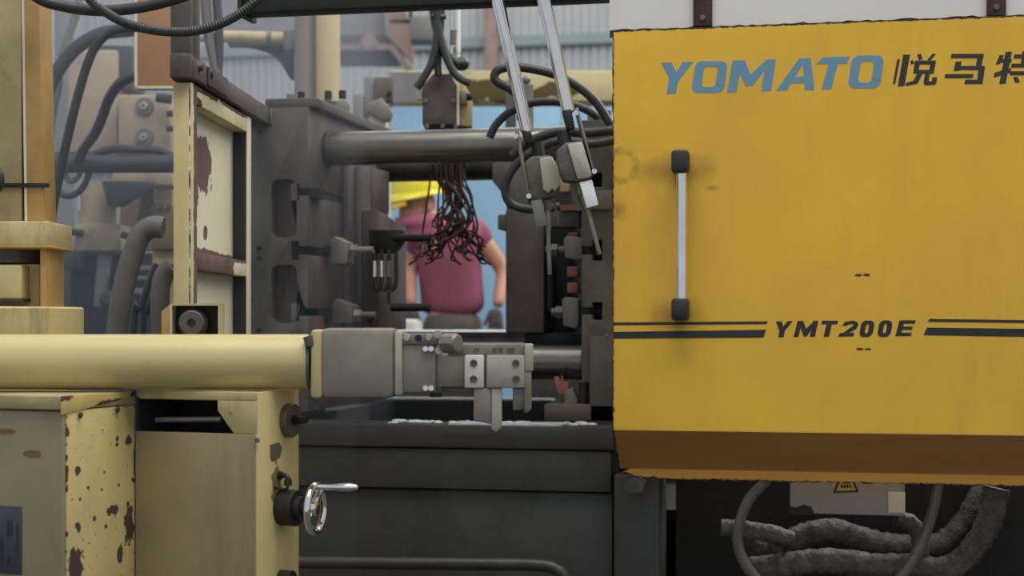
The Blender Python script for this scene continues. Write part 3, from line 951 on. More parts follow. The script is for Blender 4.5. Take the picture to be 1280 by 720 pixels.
# ------------------------------------------------------------------ under the door
pl = PY(4.2)
t = thing('control_box', 'warm white junction box tucked under the yellow door with yellow warning sticker', 'box', pl.hit(1058, 642))
part(t, 'box_body', MB().rect(pl, 987, 590, 1131, 642, .09), M['box_white'], .006)
part(t, 'rim', MB().rect(pl.back(-.004), 1110, 615, 1131.5, 641, .01), M['cream_pale'], .002, label='paler torn film corner')
part(t, 'grime_crust', MB().prism(pl.back(-.004), [(986, 632), (994, 635), (1005, 631), (1014, 634), (1018, 643), (986, 643)], .01), M['void'], label='black crusted grime on lower edge')
sk = PY(4.199)
part(t, 'warning_sticker', MB().prism(sk, [(1047.5, 600), (1067, 600), (1073.5, 615), (1041, 616.5)], .002), M['black_print'], label='yellow trapezoid warning sticker with black border')
part(t, 'sticker_face', MB().prism(PY(4.1975), [(1049.5, 602), (1065.5, 602), (1070, 613), (1045, 614)], .002), M['yellow_print'], label='yellow sticker face')
for i, (x0, x1) in enumerate(((1051, 1053.5), (1054.5, 1057), (1058, 1060.5), (1061.5, 1063.5))):
    part(t, 'sticker_mark', MB().rect(PY(4.1965), x0, 606, x1, 609.5, .001), M['black_print'])
for pts, lb in (([(966, 590), (957, 602), (938, 622), (926, 648), (922, 676), (930, 702), (950, 728), (985, 752)], 'clear milky vinyl hose looping beside the white junction box'),
                ([(1175, 590), (1171, 615), (1164, 645), (1154, 675), (1139, 703), (1118, 730), (1090, 752)], 'clear milky vinyl hose hanging past the wrapped pipe bend')):
    g = MB().tube([D(x, y, 4.15) for x, y in pts], .0142, 12)
    single('vinyl_hose', lb, 'hose', g, M['clear'], group='clear hoses under the yellow door')
for pts, r, lb in (([(925, 664), (950, 686), (975, 684), (1010, 668), (1045, 664), (1085, 676), (1130, 684), (1175, 680), (1205, 656), (1222, 628), (1240, 600)], .0335, 'thick sooty wrapped pipe, upper one of the bundle under the yellow door'),
                   ([(930, 712), (965, 710), (1005, 703), (1050, 702), (1095, 708), (1140, 708), (1180, 712), (1210, 694), (1235, 655), (1246, 610)], .034, 'thick sooty wrapped pipe, lower one of the bundle under the yellow door'),
                   ([(900, 660), (925, 662), (958, 666), (990, 676)], .024, 'short sooty wrapped pipe end poking out beside the clear hose'),
                   ([(1120, 648), (1140, 655), (1150, 675), (1150, 700)], .022, 'small sooty hose bend beneath the junction box')):
    g = MB().tube([D(x, y, 4.36 if r == .0335 else 4.27) for x, y in pts], r, 18, sub=10, rough=.2, seed=len(pts))
    single('wrapped_pipe', lb, 'pipe', g, M['wrap'], group='wrapped pipes under the door', smooth=60)
pl = PY(4.12)
single('coolant_pipe', 'grey-green pipe running low along the bed front and bending down at its end', 'pipe',
       MB().tube([pl.hit(300, 702), pl.hit(500, 704), pl.hit(600, 705), pl.hit(670, 706), pl.hit(695, 711), pl.hit(708, 726), pl.hit(712, 770)], .017, 14), M['bed_hi'])

# ------------------------------------------------------------------ peeling cream door at the moving platen
A0 = D(240, HOR, 3.8)
B0 = D(314, HOR, 4.46)
g_ = (B0 - A0)
Lg = g_.length
g_ = g_.normalized()
nn = Vector((g_.y, -g_.x, 0))                # faces the dies
A0.z = 0
dz = lambda py: CAM.z + (HOR - py) / FPX * 3.8
base = Vector((*(A0 + g_ * Lg / 2).xy, 0))
t = thing('peeling_door', 'cream steel door with peeling paint and rust patch beside the dark platen', 'door', base)
zt_ = dz(103)


def dp(u, z, off=0):
    return A0 + g_ * u + nn * off + Z * z


up = lambda px, py: None
bl_ = [(dp(.02, dz(196), 0), (.05, .05, .02)), (dp(.03, dz(150), 0), (.03, .03, .03))]
pm = mat('peeled_cream_panel', (226, 218, 184), .5, 0, .1, 5, .03, ((196, 182, 136), .5), (1, 1, .3),
         blobs=[(dp(.08, dz(190), 0), (.5, .15, .10)), (dp(.25, dz(193), 0), (.5, .12, .07)), (dp(.13, dz(232), 0), (.5, .1, .05)), (dp(.07, dz(165), 0), (.5, .05, .05)), (dp(.3, dz(313), 0), (.5, .5, .016)), (dp(.29, dz(283), 0), (.5, .022, .018)), (dp(.06, dz(262), 0), (.5, .03, .04))],
         bcol=(96, 72, 66), amp=2.0, nscale=20, base=base, specks=(120, .74))
ps = mat('peeled_cream_stile', (208, 190, 138), .5, 0, .15, 6, .03, ((176, 152, 92), .6), (1, 1, .3), bcol=(88, 66, 58), base=base,
         blobs=[(dp(.034, z_, 0), (.0035, .04, h)) for z_, h in ((dz(120), .09), (dz(180), .12), (dz(245), .12), (dz(305), .1), (dz(350), .1), (dz(395), .1))], amp=1.6, nscale=26, pale=(226, 216, 180))
pt = mat('peeled_cream_rail', (222, 208, 160), .5, 0, .15, 6, .03, bcol=(88, 66, 58), base=base,
         blobs=[(dp(.1, zt_, 0), (.16, .2, .014)), (dp(.45, zt_, 0), (.2, .2, .012)), (dp(.05, zt_ - .04, 0), (.05, .05, .012)), (dp(.0, zt_ - .02, 0), (.03, .03, .03))], amp=1.4, nscale=30)
w_st = .038
part(t, 'near_stile', MB().obox(A0, g_, -nn, 0, .05, 0, .045, .05, zt_), ps, .002)
part(t, 'far_stile', MB().obox(A0, g_, -nn, Lg - .05, Lg, 0, .045, .05, zt_), M['cream_pale'], .002)
part(t, 'top_rail', MB().obox(A0, g_, -nn, .05, Lg - .05, 0, .045, zt_ - .045, zt_), pt, .002)
rm = mat('rusty_middle_rail', (112, 84, 74), .6, 0, .4, 14, .05, blobs=[(dp(Lg - .12, dz(328), 0), (.06, .1, .02))], bcol=(214, 204, 168), amp=1.4, nscale=25, base=base)
part(t, 'middle_rail', MB().obox(A0, g_, -nn, .05, Lg - .05, .002, .045, dz(336), dz(314)), rm, .002)
part(t, 'bottom_rail', MB().obox(A0, g_, -nn, .05, Lg - .05, 0, .045, .05, .12), M['cream'], .002)
part(t, 'upper_panel', MB().obox(A0, g_, -nn, .05, Lg - .05, .04, .046, dz(314), zt_ - .045), pm)
part(t, 'lower_panel', MB().obox(A0, g_, -nn, .05, Lg - .05, .04, .046, .12, dz(336)), pm)
part(t, 'shaded_inner_edge', MB().obox(A0, g_, -nn, Lg - .054, Lg - .0505, .003, .039, .12, zt_ - .046), M['steel_black'], label='inner edge of the far stile, darkened for its shade')  # dark strip paints the recess shade on the far stile
part(t, 'door_shoe', MB().obox(A0, g_, -nn, 0, Lg, .005, .04, 0, .05), M['steel_dark'])
# rail channel over that door, and its hanging post
t = thing('door_track', 'dark brown steel track sloping over the peeling cream door', 'track', Vector((*A0.xy, zt_)))
part(t, 'channel', MB().obox(A0, g_, -nn, 0.0, Lg + .30, -.012, .05, zt_ + .006, zt_ + .056), M['steel_brown'], .004)
part(t, 'joint_plate', MB().obox(A0, g_, -nn, .1, .3, -.018, -.0125, zt_ + .008, zt_ + .054), M['steel_brown'], .002)
for u in (.02, .12):
    part(t, 'roller_bolt', MB().cyl(dp(u, zt_ + .04, .012), dp(u, zt_ + .04, .024), .011, n=12), M['steel_dark'])
part(t, 'stop_block', MB().obox(A0, g_, -nn, Lg + .2, Lg + .29, -.018, -.0125, zt_ + .008, zt_ + .054), M['steel_grey'], .002)
t = thing('steel_post', 'square dark steel post coming down onto the door track', 'post', Vector((*A0.xy, zt_ + .06)))
pl = PD(3.78)
part(t, 'post_body', MB().rect(pl, 213, -140, 238, 68, .05), M['steel_dark'], .003)
part(t, 'post_shoe', MB().rect(pl.back(-.006), 212, 66, 238, 97, .056), M['steel_brown'], .003)
part(t, 'side_plate', MB().rect(pl.back(.052), 236, -140, 249, 88, .012), M['steel_grey'], .002)
t = thing('bushing_bracket', 'small cream box bracket with a dark round bushing below the peeling door', 'bracket', D(238, 420, 3.62))
pl = PD(3.66)
part(t, 'bracket_foot', MB().rect(pl.back(.01), 218, 468, 270, 405 + 1.05 * FPX / 3.67, .04), M['cream'])
part(t, 'bracket_plate', MB().rect(pl.back(.05), 214, 381, 274, 470, .008), M['steel_black'])
part(t, 'rim', MB().rect(pl, 213, 379.5, 275, 382, .058).rect(pl, 272.5, 382, 275, 470, .058), M['cream'])
part(t, 'side_plate', MB().prism(pl, [(213, 380), (202, 389), (202, 470), (213, 470)], .006), M['ochre'])
part(t, 'edge_strip', MB().rect(pl, 212.4, 380, 214.6, 470, .058), M['cream_pale'])
part(t, 'bushing', MB().lathe(D(243, 404, 3.71), D(240, 404, 3.66) - D(243, 404, 3.71), [(0, .034), (.03, .034), (.034, .031), (.034, .029), (.04, .029), (.058, .029), (.062, .026), (.062, .010), (.05, .009)], 28), M['steel_brown'])

# ------------------------------------------------------------------ cream hydraulic columns and piping behind the platen
pl = PD(5.5)
t = thing('cream_columns', 'twin worn cream and steel hydraulic columns rising behind the platen top', 'cylinder', D(396, 125, 5.5))
colm = mat('worn_cream_column', (152, 140, 118), .4, .3, .35, 3, .03, ((92, 84, 76), .9), (3, 3, .3))
part(t, 'column_tube', MB().cyl(D(383, 128, 5.55), D(383, -120, 5.55), .042, n=28), colm, label='grey stained column')
part(t, 'column_tube', MB().cyl(D(410, 128, 5.5), D(410, -120, 5.5), .042, n=28), mat('cream_column', (212, 192, 146), .32, .1, .15, 3, .02, ((180, 146, 84), .6), (3, 3, .3)))
part(t, 'mount_plate', MB().rect(PD(5.48), 345, 124, 432, 138, .14), M['steel_grey'], .004)
part(t, 'web', MB().rect(PD(5.53), 394, 95, 399, 126, .03), M['cream_pale'])
for x in (363, 410):
    part(t, 'mount_bolt', MB().cyl(D(x, 126, 5.44), D(x, 118, 5.44), .013, n=12), M['steel_grey'])
t = thing('cream_pipe', 'cream horizontal pipe with square end flange meeting the twin columns', 'pipe', D(300, 55, 5.6))
part(t, 'pipe_body', MB().cyl(D(225, 44, 5.6), D(362, 48, 5.6), .021, n=16), M['cream'])
part(t, 'flange', MB().rect(PD(5.56), 354, 37, 372, 62, .07), M['steel_grey'], .004)
part(t, 'coupling', MB().cyl(D(334, 47, 5.6), D(340, 47.3, 5.6), .024, n=16), M['steel_grey'])
t = thing('gusset', 'dark triangular gusset plate beneath the cream horizontal pipe', 'bracket', D(345, 100, 5.75))
part(t, 'plate', MB().prism(PD(5.7), [(290, 55), (372, 50), (372, 102), (362, 98), (352, 80), (338, 66), (318, 60)], .03), M['dark_machine'], .003)
part(t, 'flange', MB().rect(PD(5.68), 285, 51, 372, 57, .05), M['dark_machine'])
for pts, r, lb in (([(256, -20), (258, 20), (264, 60), (272, 92)], .016, 'grey-green hose dropping behind the square steel post'),
                   ([(270, -20), (273, 30), (274, 60), (272, 100)], .014, 'dark thin hose dropping close behind the square steel post')):
    single('vertical_hose', lb, 'hose', MB().tube([D(x, y, 4.9) for x, y in pts], r, 10), M['rubber_grey' if r > .015 else 'rubber_blue'], group='hoses behind the post')

# ------------------------------------------------------------------ hazy hydraulic unit behind
t = thing('orange_panel', 'orange-brown flat panel with pale edge trim beside the square steel post', 'panel', D(194, 108, 4.8))
pl = PD(4.8)
part(t, 'panel_sheet', MB().rect(pl, 170, -90, 226, 108, .04), M['orange_brown'], .003)
part(t, 'edge_strip', MB().rect(pl.back(-.003), 168, -90, 171.5, 110, .046), M['cream_pale'])
part(t, 'edge_strip', MB().rect(pl.back(-.003), 168, 107.5, 216, 110.5, .046), M['cream_pale'])

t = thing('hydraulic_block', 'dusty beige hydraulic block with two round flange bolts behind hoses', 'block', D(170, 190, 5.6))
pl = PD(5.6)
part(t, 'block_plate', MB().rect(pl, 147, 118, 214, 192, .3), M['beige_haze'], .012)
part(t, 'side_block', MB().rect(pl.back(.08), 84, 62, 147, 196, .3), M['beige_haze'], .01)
part(t, 'top_block', MB().rect(pl.back(.1), 118, 56, 166, 112, .2), M['dark_machine'], .01)
for y in (133, 172):
    p = D(181, y, 5.6)
    f_ = part(t, 'flange_boss', MB().lathe(p, -F, [(0, .032), (.012, .03), (.012, .018)], 24), M['steel_grey'])
    part(f_, 'bolt', MB().lathe(p - F * .01, -F, [(0, .015), (.016, .014), (.017, .006), (.008, .006)], 16), M['alu_bright'])
part(t, 'port_fitting', MB().cyl(D(196, 122, 5.55), D(214, 124, 5.55), .017, n=14), M['steel_black'])
for y in (142, 161):
    part(t, 'port_fitting', MB().cyl(D(209, y, 5.57), D(216, y, 5.57), .011, n=12), M['steel_black'])
single('hydraulic_pipe', 'thick dark hydraulic pipe running level beneath the beige block', 'pipe',
       MB().cyl(D(50, 205, 5.3), D(235, 205, 5.3), .03, n=18), M['rubber_blue'])
single('hydraulic_pipe', 'thinner dark pipe arching over the thick level hydraulic pipe', 'pipe',
       MB().tube([D(x, y, 5.32) for x, y in ((108, 204), (122, 192), (145, 186), (170, 187), (198, 188), (212, 194), (232, 204))], .014, 10), M['rubber_blue'])
single('hydraulic_pipe', 'slim dark pipe level along the top of the thick hydraulic pipe, hidden at both ends', 'pipe',
       MB().cyl(D(50, 195, 5.38), D(132, 194, 5.38), .014, n=12), M['rubber_blue'])

t = thing('hydraulic_cylinder', 'beige upright cylinder on a square base amid the hoses', 'cylinder', D(122, 314, 5.7))
part(t, 'barrel', MB().cyl(D(122, 284, 5.7), D(122, 232, 5.7), .065, n=28), M['beige_haze'])
part(t, 'base_block', MB().rect(PD(5.62), 93, 280, 151, 314, .18), M['beige_haze'], .008)
part(t, 'clamp_arm', MB().prism(PD(5.55), [(126, 226), (190, 226), (190, 238), (165, 248), (150, 258), (134, 258)], .06), M['dark_machine'], .008)
part(t, 'top_plate', MB().rect(PD(5.58), 140, 216, 216, 232, .2), M['beige_haze'], .006)
part(t, 'glint_strip', MB().cyl(D(100, 262, 5.64), D(100, 240, 5.64), .004), M['chrome'])
for x0, x1, y in ((82, 104, 289), (152, 162, 293)):
    part(t, 'side_pin', MB().cyl(D(x0, y, 5.6), D(x1, y + 3, 5.6), .012, n=12), M['void'])
t = thing('beige_bracket', 'beige tilted bracket with torn cloth strip beneath the level pipe', 'bracket', D(172, 290, 5.9))
part(t, 'plate', MB().prism(PD(5.9), [(150, 258), (166, 246), (216, 232), (216, 290), (148, 290)], .04), M['beige_haze'], .004)
part(t, 'rag', MB().prism(PD(5.8), [(176, 232), (192, 236), (194, 262), (186, 278), (178, 272), (171, 276), (175, 255)], .015), M['rubber_grey'], .003)
t = thing('pale_tray', 'pale grey tray ledge behind the upright cylinder base', 'tray', D(130, 320, 6.0))
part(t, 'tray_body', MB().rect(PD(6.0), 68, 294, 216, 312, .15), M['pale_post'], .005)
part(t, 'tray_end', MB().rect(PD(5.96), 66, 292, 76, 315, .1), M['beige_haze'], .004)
t = thing('power_pack', 'dark blue-grey motor housing low behind the hoses', 'motor', Vector((*D(130, 405, 5.8).xy, 0)))
pp = D(130, 405, 5.8)
part(t, 'housing', MB().obox(Vector((*pp.xy, 0)), Rt, F, -.22, .27, 0, .5, .1, 1.05 + (HOR - 316) / FPX * 5.8), M['void'], .01)
part(t, 'front_box', MB().rect(PD(5.72), 66, 314, 104, 337, .1), M['dark_machine'], .005)
part(t, 'post', MB().rect(PD(5.7), 72, 337, 88, 470, .08), M['dark_machine'], .005)
part(t, 'strut', MB().prism(PD(5.66), [(122, 318), (136, 318), (130, 384), (116, 384)], .05), M['grey_paint'], .005)
part(t, 'foot', MB().obox(Vector((*pp.xy, 0)), Rt, F, -.2, .25, .02, .48, 0, .1), M['void'])
for i, (y0, y1) in enumerate(((332, 338), (345, 350), (360, 368))):
    part(t, 'fin', MB().rect(PD(5.68), 150, y0, 216, y1, .06), M['grey_paint'], .002)
for c, rr in (((138, 375), .035), ((160, 377), .03)):
    part(t, 'knob', MB().lathe(D(c[0], c[1], 5.68), -F, [(0, rr), (.03, rr * .9), (.04, rr * .5)], 20), M['dark_machine'])
t = thing('beige_box', 'worn beige steel box between the big grey hose and the peeling door', 'box', D(204, 420, 4.9))
part(t, 'box_body', MB().rect(PD(4.9), 190, 312, 230, HOR + 1.05 * FPX / 4.9, .1), M['cream_dirty'], .004)
part(t, 'lid', MB().rect(PD(4.88), 189, 258, 230, 312, .1), mat('sooty_beige', (136, 118, 92), .6, 0, .4, 9, .05, ((64, 56, 48), .9)), .004)
part(t, 'latch', MB().rect(PD(4.86), 205, 330, 222, 334, .02), M['steel_black'])
for x in (193, 201, 210):
    part(t, 'lid_screw', MB().cyl(D(x, 258, 4.87) , D(x, 255.5, 4.87), .008, n=10), M['steel_dark'])

hz = [
    ([(225, 25), (200, 32), (165, 37), (128, 42), (98, 58), (75, 84), (60, 115), (54, 150), (56, 190)], .023, 5.2, 'thick dusty black hose sweeping down in the widest outer arc', 'rubber_blue'),
    ([(180, 34), (150, 36), (132, 44), (117, 62), (106, 90), (96, 125), (85, 170), (74, 220), (64, 275), (62, 320), (68, 370), (74, 430)], .0135, 4.6, 'long black hose falling from the arch down past the drum', 'rubber'),
    ([(176, 92), (160, 98), (148, 106), (136, 124), (128, 146), (118, 168), (106, 184), (97, 203)], .0165, (4.85, 5.28), 'short thick black hose curving from the orange-brown panel to the level pipe', 'rubber'),
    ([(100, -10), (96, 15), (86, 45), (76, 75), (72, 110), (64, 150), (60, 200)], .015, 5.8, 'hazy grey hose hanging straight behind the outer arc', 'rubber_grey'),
    ([(113, 206), (108, 226), (98, 240), (84, 245), (72, 236), (66, 206)], .011, 5.3, 'dusty hose sagging in a low loop below the level pipe', 'rubber_blue'),
    ([(104, 206), (97, 222), (86, 226), (76, 206)], .009, 5.3, 'small inner hose loop nested above the sagging loop', 'rubber_grey'),
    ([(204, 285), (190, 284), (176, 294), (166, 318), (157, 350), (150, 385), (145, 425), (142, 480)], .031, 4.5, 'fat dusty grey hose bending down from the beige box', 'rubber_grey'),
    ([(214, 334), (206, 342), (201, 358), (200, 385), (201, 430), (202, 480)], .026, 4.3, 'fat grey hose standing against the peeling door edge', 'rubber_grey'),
    ([(196, 330), (186, 355), (176, 385), (166, 425)], .011, 4.7, 'thin black hose slanting down right of the fat bent hose', 'rubber'),
    ([(190, 372), (184, 392), (178, 430)], .01, 4.75, 'thinnest black hose low between the two fat grey hoses', 'rubber'),
    ([(55, 330), (60, 355), (67, 390), (70, 440)], .014, 4.4, 'dusty black hose end just behind the cream post bracket', 'rubber_blue'),
]
for i, (pts, r, d, lb, m) in enumerate(hz):
    if pts[-1][1] > 420:
        pts = pts + [(pts[-1][0] + 3, HOR + 1.04 * FPX / (d if not isinstance(d, tuple) else d[1]))]
    lb = lb.replace(' right of', ' beside')
    d0, d1 = d if isinstance(d, tuple) else (d, d)
    single('hydraulic_hose', lb, 'hose', MB().tube([D(p[0], p[1], d0 + (d1 - d0) * k / (len(pts) - 1)) for k, p in enumerate(pts)], r, 12), M[m], group='hydraulic hoses behind the extractor')
# top near hoses
single('sagging_hose', 'smooth black hose sagging across the top in front of the orange-brown panel', 'hose',
       MB().tube([D(x, y, 3.55) for x, y in ((20, -25), (50, -1), (80, 8), (110, 12.5), (140, 13), (170, 10), (200, 4), (232, -6), (270, -25))], .0125, 14), M['rubber'])
single('corrugated_hose', 'black corrugated hose sagging below the smooth one at the top', 'hose',
       MB().tube([D(x, y, 3.5) for x, y in ((95, -30), (113, 0), (136, 18), (160, 30), (190, 37.5), (216, 40), (245, 38.5), (275, 30), (300, 17), (325, -2), (345, -22))], .0108, 14, sub=16, ridge=.0012), M['rubber'], smooth=20)

# ------------------------------------------------------------------ hoses behind the switch rods
for pts, r, lb in (
        ([(790, 190), (765, 158), (745, 128), (722, 108), (695, 94), (664, 86), (638, 84), (622, 88), (618, 97), (624, 104), (636, 110), (648, 122), (652, 150)], .0125, 'black hose making the highest loop behind the chrome rods'),
        ([(790, 178), (765, 172), (756, 158), (744, 144), (722, 133), (690, 127), (660, 130), (636, 141), (620, 156), (612, 172)], .0115, 'black hose in the lower flat arch crossing behind the chrome rods'),
        ([(790, 163), (765, 163), (735, 166), (700, 165), (676, 171), (655, 181), (640, 196)], .013, 'black hose running level to the door edge above the switch boxes'),
        ([(790, 172), (765, 176), (738, 180), (700, 176), (672, 186), (648, 203), (634, 224), (632, 243), (642, 257), (668, 262), (700, 258)], .0115, 'black hose coiling round behind the lower switch box')):
    single('control_hose', lb, 'hose', MB().tube([D(x, y, {.0125: 4.44, .0115: 4.5, .013: 4.4}[r] - .16 * (pts[-1][0] == 700)) for x, y in pts], r, 12), M['rubber'], group='looped hoses by the switch rods')
t = thing('valve_stub', 'small grey upright valve stub beside the dark hose post under the cream beam', 'valve', D(658, 140, 5.0))
part(t, 'body', MB().cyl(D(660, 160, 5.0), D(660, 106, 5.0), .017, n=14), M['steel_grey'])
part(t, 'ball_knob', MB().ball(D(658, 100, 5.0), .014, .014, .014), M['steel_grey'])
part(t, 'post', MB().rect(PD(5.05), 632, 110, 645, 195, .05), M['steel_dark'])
part(t, 'side_box', MB().rect(PD(5.2), 736, 138, 764, 200, .1), M['steel_dark'])

# ------------------------------------------------------------------ limit switch rods


def switch(name_lb, rod, box, front, gland, plate, lower, lowm, pin, pin2, d):
    tt = thing('limit_switch', name_lb, 'switch', D(pin[-1][0], pin[-1][1], d), 'limit switches on chrome rods')
    part(tt, 'chrome_rod', MB().cyl(D(*rod[0], d), D(*rod[1], d), .0168, n=24), M['chrome'])
    part(tt, 'rod_clamp', MB().prism(PD(d - .02), rod[2], .05), M['steel_black'], .002)
    p = PD(d - .03)
    part(tt, 'switch_body', MB().prism(p, box, .07), M['switch_grey'], .006)
    part(tt, 'switch_cover', MB().prism(p.back(-.012), front, .014), M['alu_bright'], .003)
    a, b = gland
    part(tt, 'cable_gland', MB().cyl(D(*a, d), D(*b, d), .017, n=8), M['dark_plastic'])
    pp_ = part(tt, 'mount_plate', MB().prism(p.back(-.005), plate, .06), M['steel_grey'], .0015)
    for q_ in (plate[0], plate[1]):
        part(pp_, 'screw', MB().cyl(D(q_[0] + 1, q_[1] + (6 if q_ is plate[0] else -4), d - .05), D(q_[0] + 1, q_[1] + (6 if q_ is plate[0] else -4), d - .03), .0065, n=10), M['chrome'])
    part(tt, 'actuator_plate', MB().prism(p.back(-.006), lower, .014), M[lowm], .001)
    for i in range(len(pin) - 1):
        part(tt, 'plunger', MB().cyl(D(*pin[i], d - .02), D(*pin[i + 1], d - .02), (.0075, .0055)[min(i, 1)], n=12), M['steel_grey'])
    part(tt, 'lock_nut', MB().cyl(D(pin[0][0], pin[0][1] - 2, d - .02), D(pin[0][0] + 1, pin[0][1] + 8, d - .02), .011, n=6), M['steel_dark'])
    part(tt, 'spring_strip', MB().prism(PD(d - .01), pin2, .008), M['steel_dark'])


switch('limit switch hanging lower on a chrome rod, with grey actuator plate and long pin',
       ((613, -40), (659.5, 165), [(652, 162), (664, 165), (668, 178), (657, 179)]),
       [(655.5, 203), (664, 195), (690, 194), (700, 216), (701, 236), (693, 246), (661, 252)],
       [(674, 197), (690, 196), (698, 211), (700, 231), (694, 240), (690, 236), (686, 242), (679, 237)],
       ((671, 178), (674, 197)), [(644, 164), (660, 249), (663, 249), (649, 163)],
       [(663.5, 251), (677, 249), (684.5, 281), (671, 285)], 'steel_grey', [(684.5, 254), (685.3, 288), (687, 343)], [(690, 247), (693, 247), (699.5, 279), (697.5, 280)], 4.1)
switch('limit switch hanging higher on a chrome rod, with white actuator plate nearest the yellow door',
       ((671, -40), (711, 141), [(703, 138), (714, 136), (719, 160), (709, 161)]),
       [(695, 189), (707, 178), (729, 176), (741, 219), (738, 223), (722, 227), (705, 226), (700, 216)],
       [(709, 180), (728, 177), (740, 218), (736, 222), (722, 224)],
       ((703, 164), (708, 184)), [(719, 135), (742, 218), (744, 217), (723, 134)],
       [(724.5, 228), (740, 224.5), (748, 256), (733.5, 260)], 'white_plate', [(726, 236), (734, 260), (749.5, 318)], [(713, 234), (722, 232), (731, 262), (722, 264)], 3.97)

# ------------------------------------------------------------------ spray head and its copper tubes
t = thing('spray_head', 'brown die spray head with drooping sooty copper tubes and hoses on top', 'spray head', D(550, 160, 5.05))
p5 = PD(5.02)
part(t, 'manifold', MB().prism(p5, [(528, 108), (541, 92), (563, 92), (572, 108), (572, 156), (528, 156)], .1), M['steel_brown'], .004)
part(t, 'side_cover', MB().prism(p5.back(.02), [(572, 104), (580, 104), (590, 122), (590, 158), (572, 158)], .06), M['cream_dirty'], .004, label='dirty cream side cover')
part(t, 'side_strip', MB().rect(p5.back(-.003), 571, 105, 574, 156, .08), M['cream_pale'])
part(t, 'valve_block', MB().rect(p5, 575, 112, 584, 130, .04), M['alu'], .003)
part(t, 'knob', MB().cyl(D(583, 121, 5.0), D(590, 121, 5.0), .012, n=12), M['steel_black'])
part(t, 'lower_plate', MB().rect(p5.back(.01), 531, 156, 578, 160, .09), M['steel_black'])
part(t, 'nozzle_plate', MB().rect(p5.back(.02), 536, 160, 584, 206, .08), M['steel_black'], label='black tube holder behind the tie bar')
part(t, 'clip', MB().prism(p5.back(-.005), [(519, 113), (527, 113), (528, 124), (521, 124)], .03), M['alu_bright'])
for x, y in ((532, 126), (567, 126), (534, 158), (553, 158), (570, 158)):
    bolt(t, D(x, y, 5.02), -F, .008, .006, M['alu'])
part(t, 'guide_rod', MB().cyl(D(573, 66, 5.1), D(573, -60, 5.1), .0075, n=12).cyl(D(573, 66, 5.1), D(573, 92, 5.1), .006, n=12), M['white_plate'], label='bright white guide rod')
part(t, 'guide_rod', MB().cyl(D(563.5, 92, 5.1), D(563.5, -60, 5.1), .009, n=12), M['chrome'])
part(t, 'rod_nut', MB().cyl(D(566, 55, 5.05), D(567, 38, 5.05), .011, n=8), M['steel_grey'])
part(t, 'rod_cap', MB().ball(D(577, 80, 5.05), .025, .02, .022), M['dark_plastic'])
for pts, r in (([(543, -30), (545, 10), (549, 40), (556, 66), (567, 90), (578, 100), (588, 104)], .0125), ([(546, -30), (547, 20), (545, 55), (539, 80), (529, 98), (521, 110)], .0125),
               ([(541, -30), (542, 20), (550, 50), (563, 72), (574, 80)], .012), ([(551, -30), (551, 20), (549, 50), (547, 80), (548, 94)], .012)):
    part(t, 'supply_hose', MB().tube([D(x, y, 4.97 + .02 * (r < .0122)) for x, y in pts], r, 10), M['rubber'])
part(t, 'hose_tie', MB().cyl(D(540, 20, 4.97), D(558, 21, 4.97), .008, n=8), M['rubber'])
part(t, 'hose_tie', MB().cyl(D(541, 55, 4.97), D(557, 57, 4.97), .007, n=8), M['rubber'])
q = random.Random(21)
for i in range(32):
    x0 = 543 + 38 * (i + .5) / 32 + q.uniform(-1, 1)
    d0 = 5.04 + q.uniform(-.04, .05)
    if i == 0:
        pts = [(543, 200), (538, 225), (533, 260), (529, 285), (526, 308), (522, 322), (511, 331)]
    elif i == 1:
        pts = [(574, 203), (576, 230), (584, 250), (590, 268), (594, 285), (596, 300)]
    elif i == 2:
        pts = [(573, 203), (574, 235), (582, 252), (588, 262), (592, 280), (589, 302)]
    elif i == 3:
        pts = [(577, 203), (576, 222), (573, 235), (570, 260), (575, 275), (578, 300)]
    else:
        side = q.random()
        xb = x0 + q.uniform(-6, 6)
        ym = q.uniform(285, 300)
        sgn = -1 if side < .42 else 1
        reach = q.uniform(12, 48 if sgn < 0 else 56)
        xe = max(511, min(613, 558 + sgn * reach + q.uniform(-6, 6)))
        ye = q.uniform(306, 331)
        pts = [(x0, 200), (x0 + q.uniform(-3, 3), 225), (566 + (x0 - 561) * 1.0 + q.uniform(-11, 11), 250), (564 + (x0 - 561) * .9 + q.uniform(-17, 17), q.uniform(270, 288)), (562 + sgn * reach * .55 + q.uniform(-12, 12), ym + q.uniform(2, 10)), (xe - sgn * 8, ye - q.uniform(2, 8)), (xe, ye)]
    pp_ = [D(x, y, d0 + .012 * k * (q.random() - .5)) for k, (x, y) in enumerate(pts)]
    part(t, 'copper_tube', MB().tube(pp_, .0034, 6, sub=5), M['copper'])

# ------------------------------------------------------------------ the worker
DP = 7.8
PS = FPX / DP


def W(px, py, f=0.0):
    return Vector(CAM + F * DP + Rt * ((px - 640) / PS) + Z * ((HOR - py) / PS) + F * f)


def skin_mesh(name, verts, edges, radii, m, base, sub=2):
    me = bpy.data.meshes.new(name + '_cage')
    me.from_pydata([v - base for v in verts], edges, [])
    o = bpy.data.objects.new(name + '_cage', me)
    C.objects.link(o)
    o.modifiers.new('s', 'SKIN')
    for i, r in enumerate(radii):
        me.skin_vertices[0].data[i].radius = r if isinstance(r, tuple) else (r, r)
        me.skin_vertices[0].data[i].use_root = i == 0
    mm = o.modifiers.new('u', 'SUBSURF')
    mm.levels = sub
    mm.render_levels = sub
    dg = bpy.context.evaluated_depsgraph_get()
    dg.update()
    res = bpy.data.meshes.new_from_object(o.evaluated_get(dg))
    bpy.data.objects.remove(o)
    res.name = name
    res.materials.clear()
    res.materials.append(m)
    for p in res.polygons:
        p.use_smooth = True
    n = bpy.data.objects.new(name, res)
    C.objects.link(n)
    return n


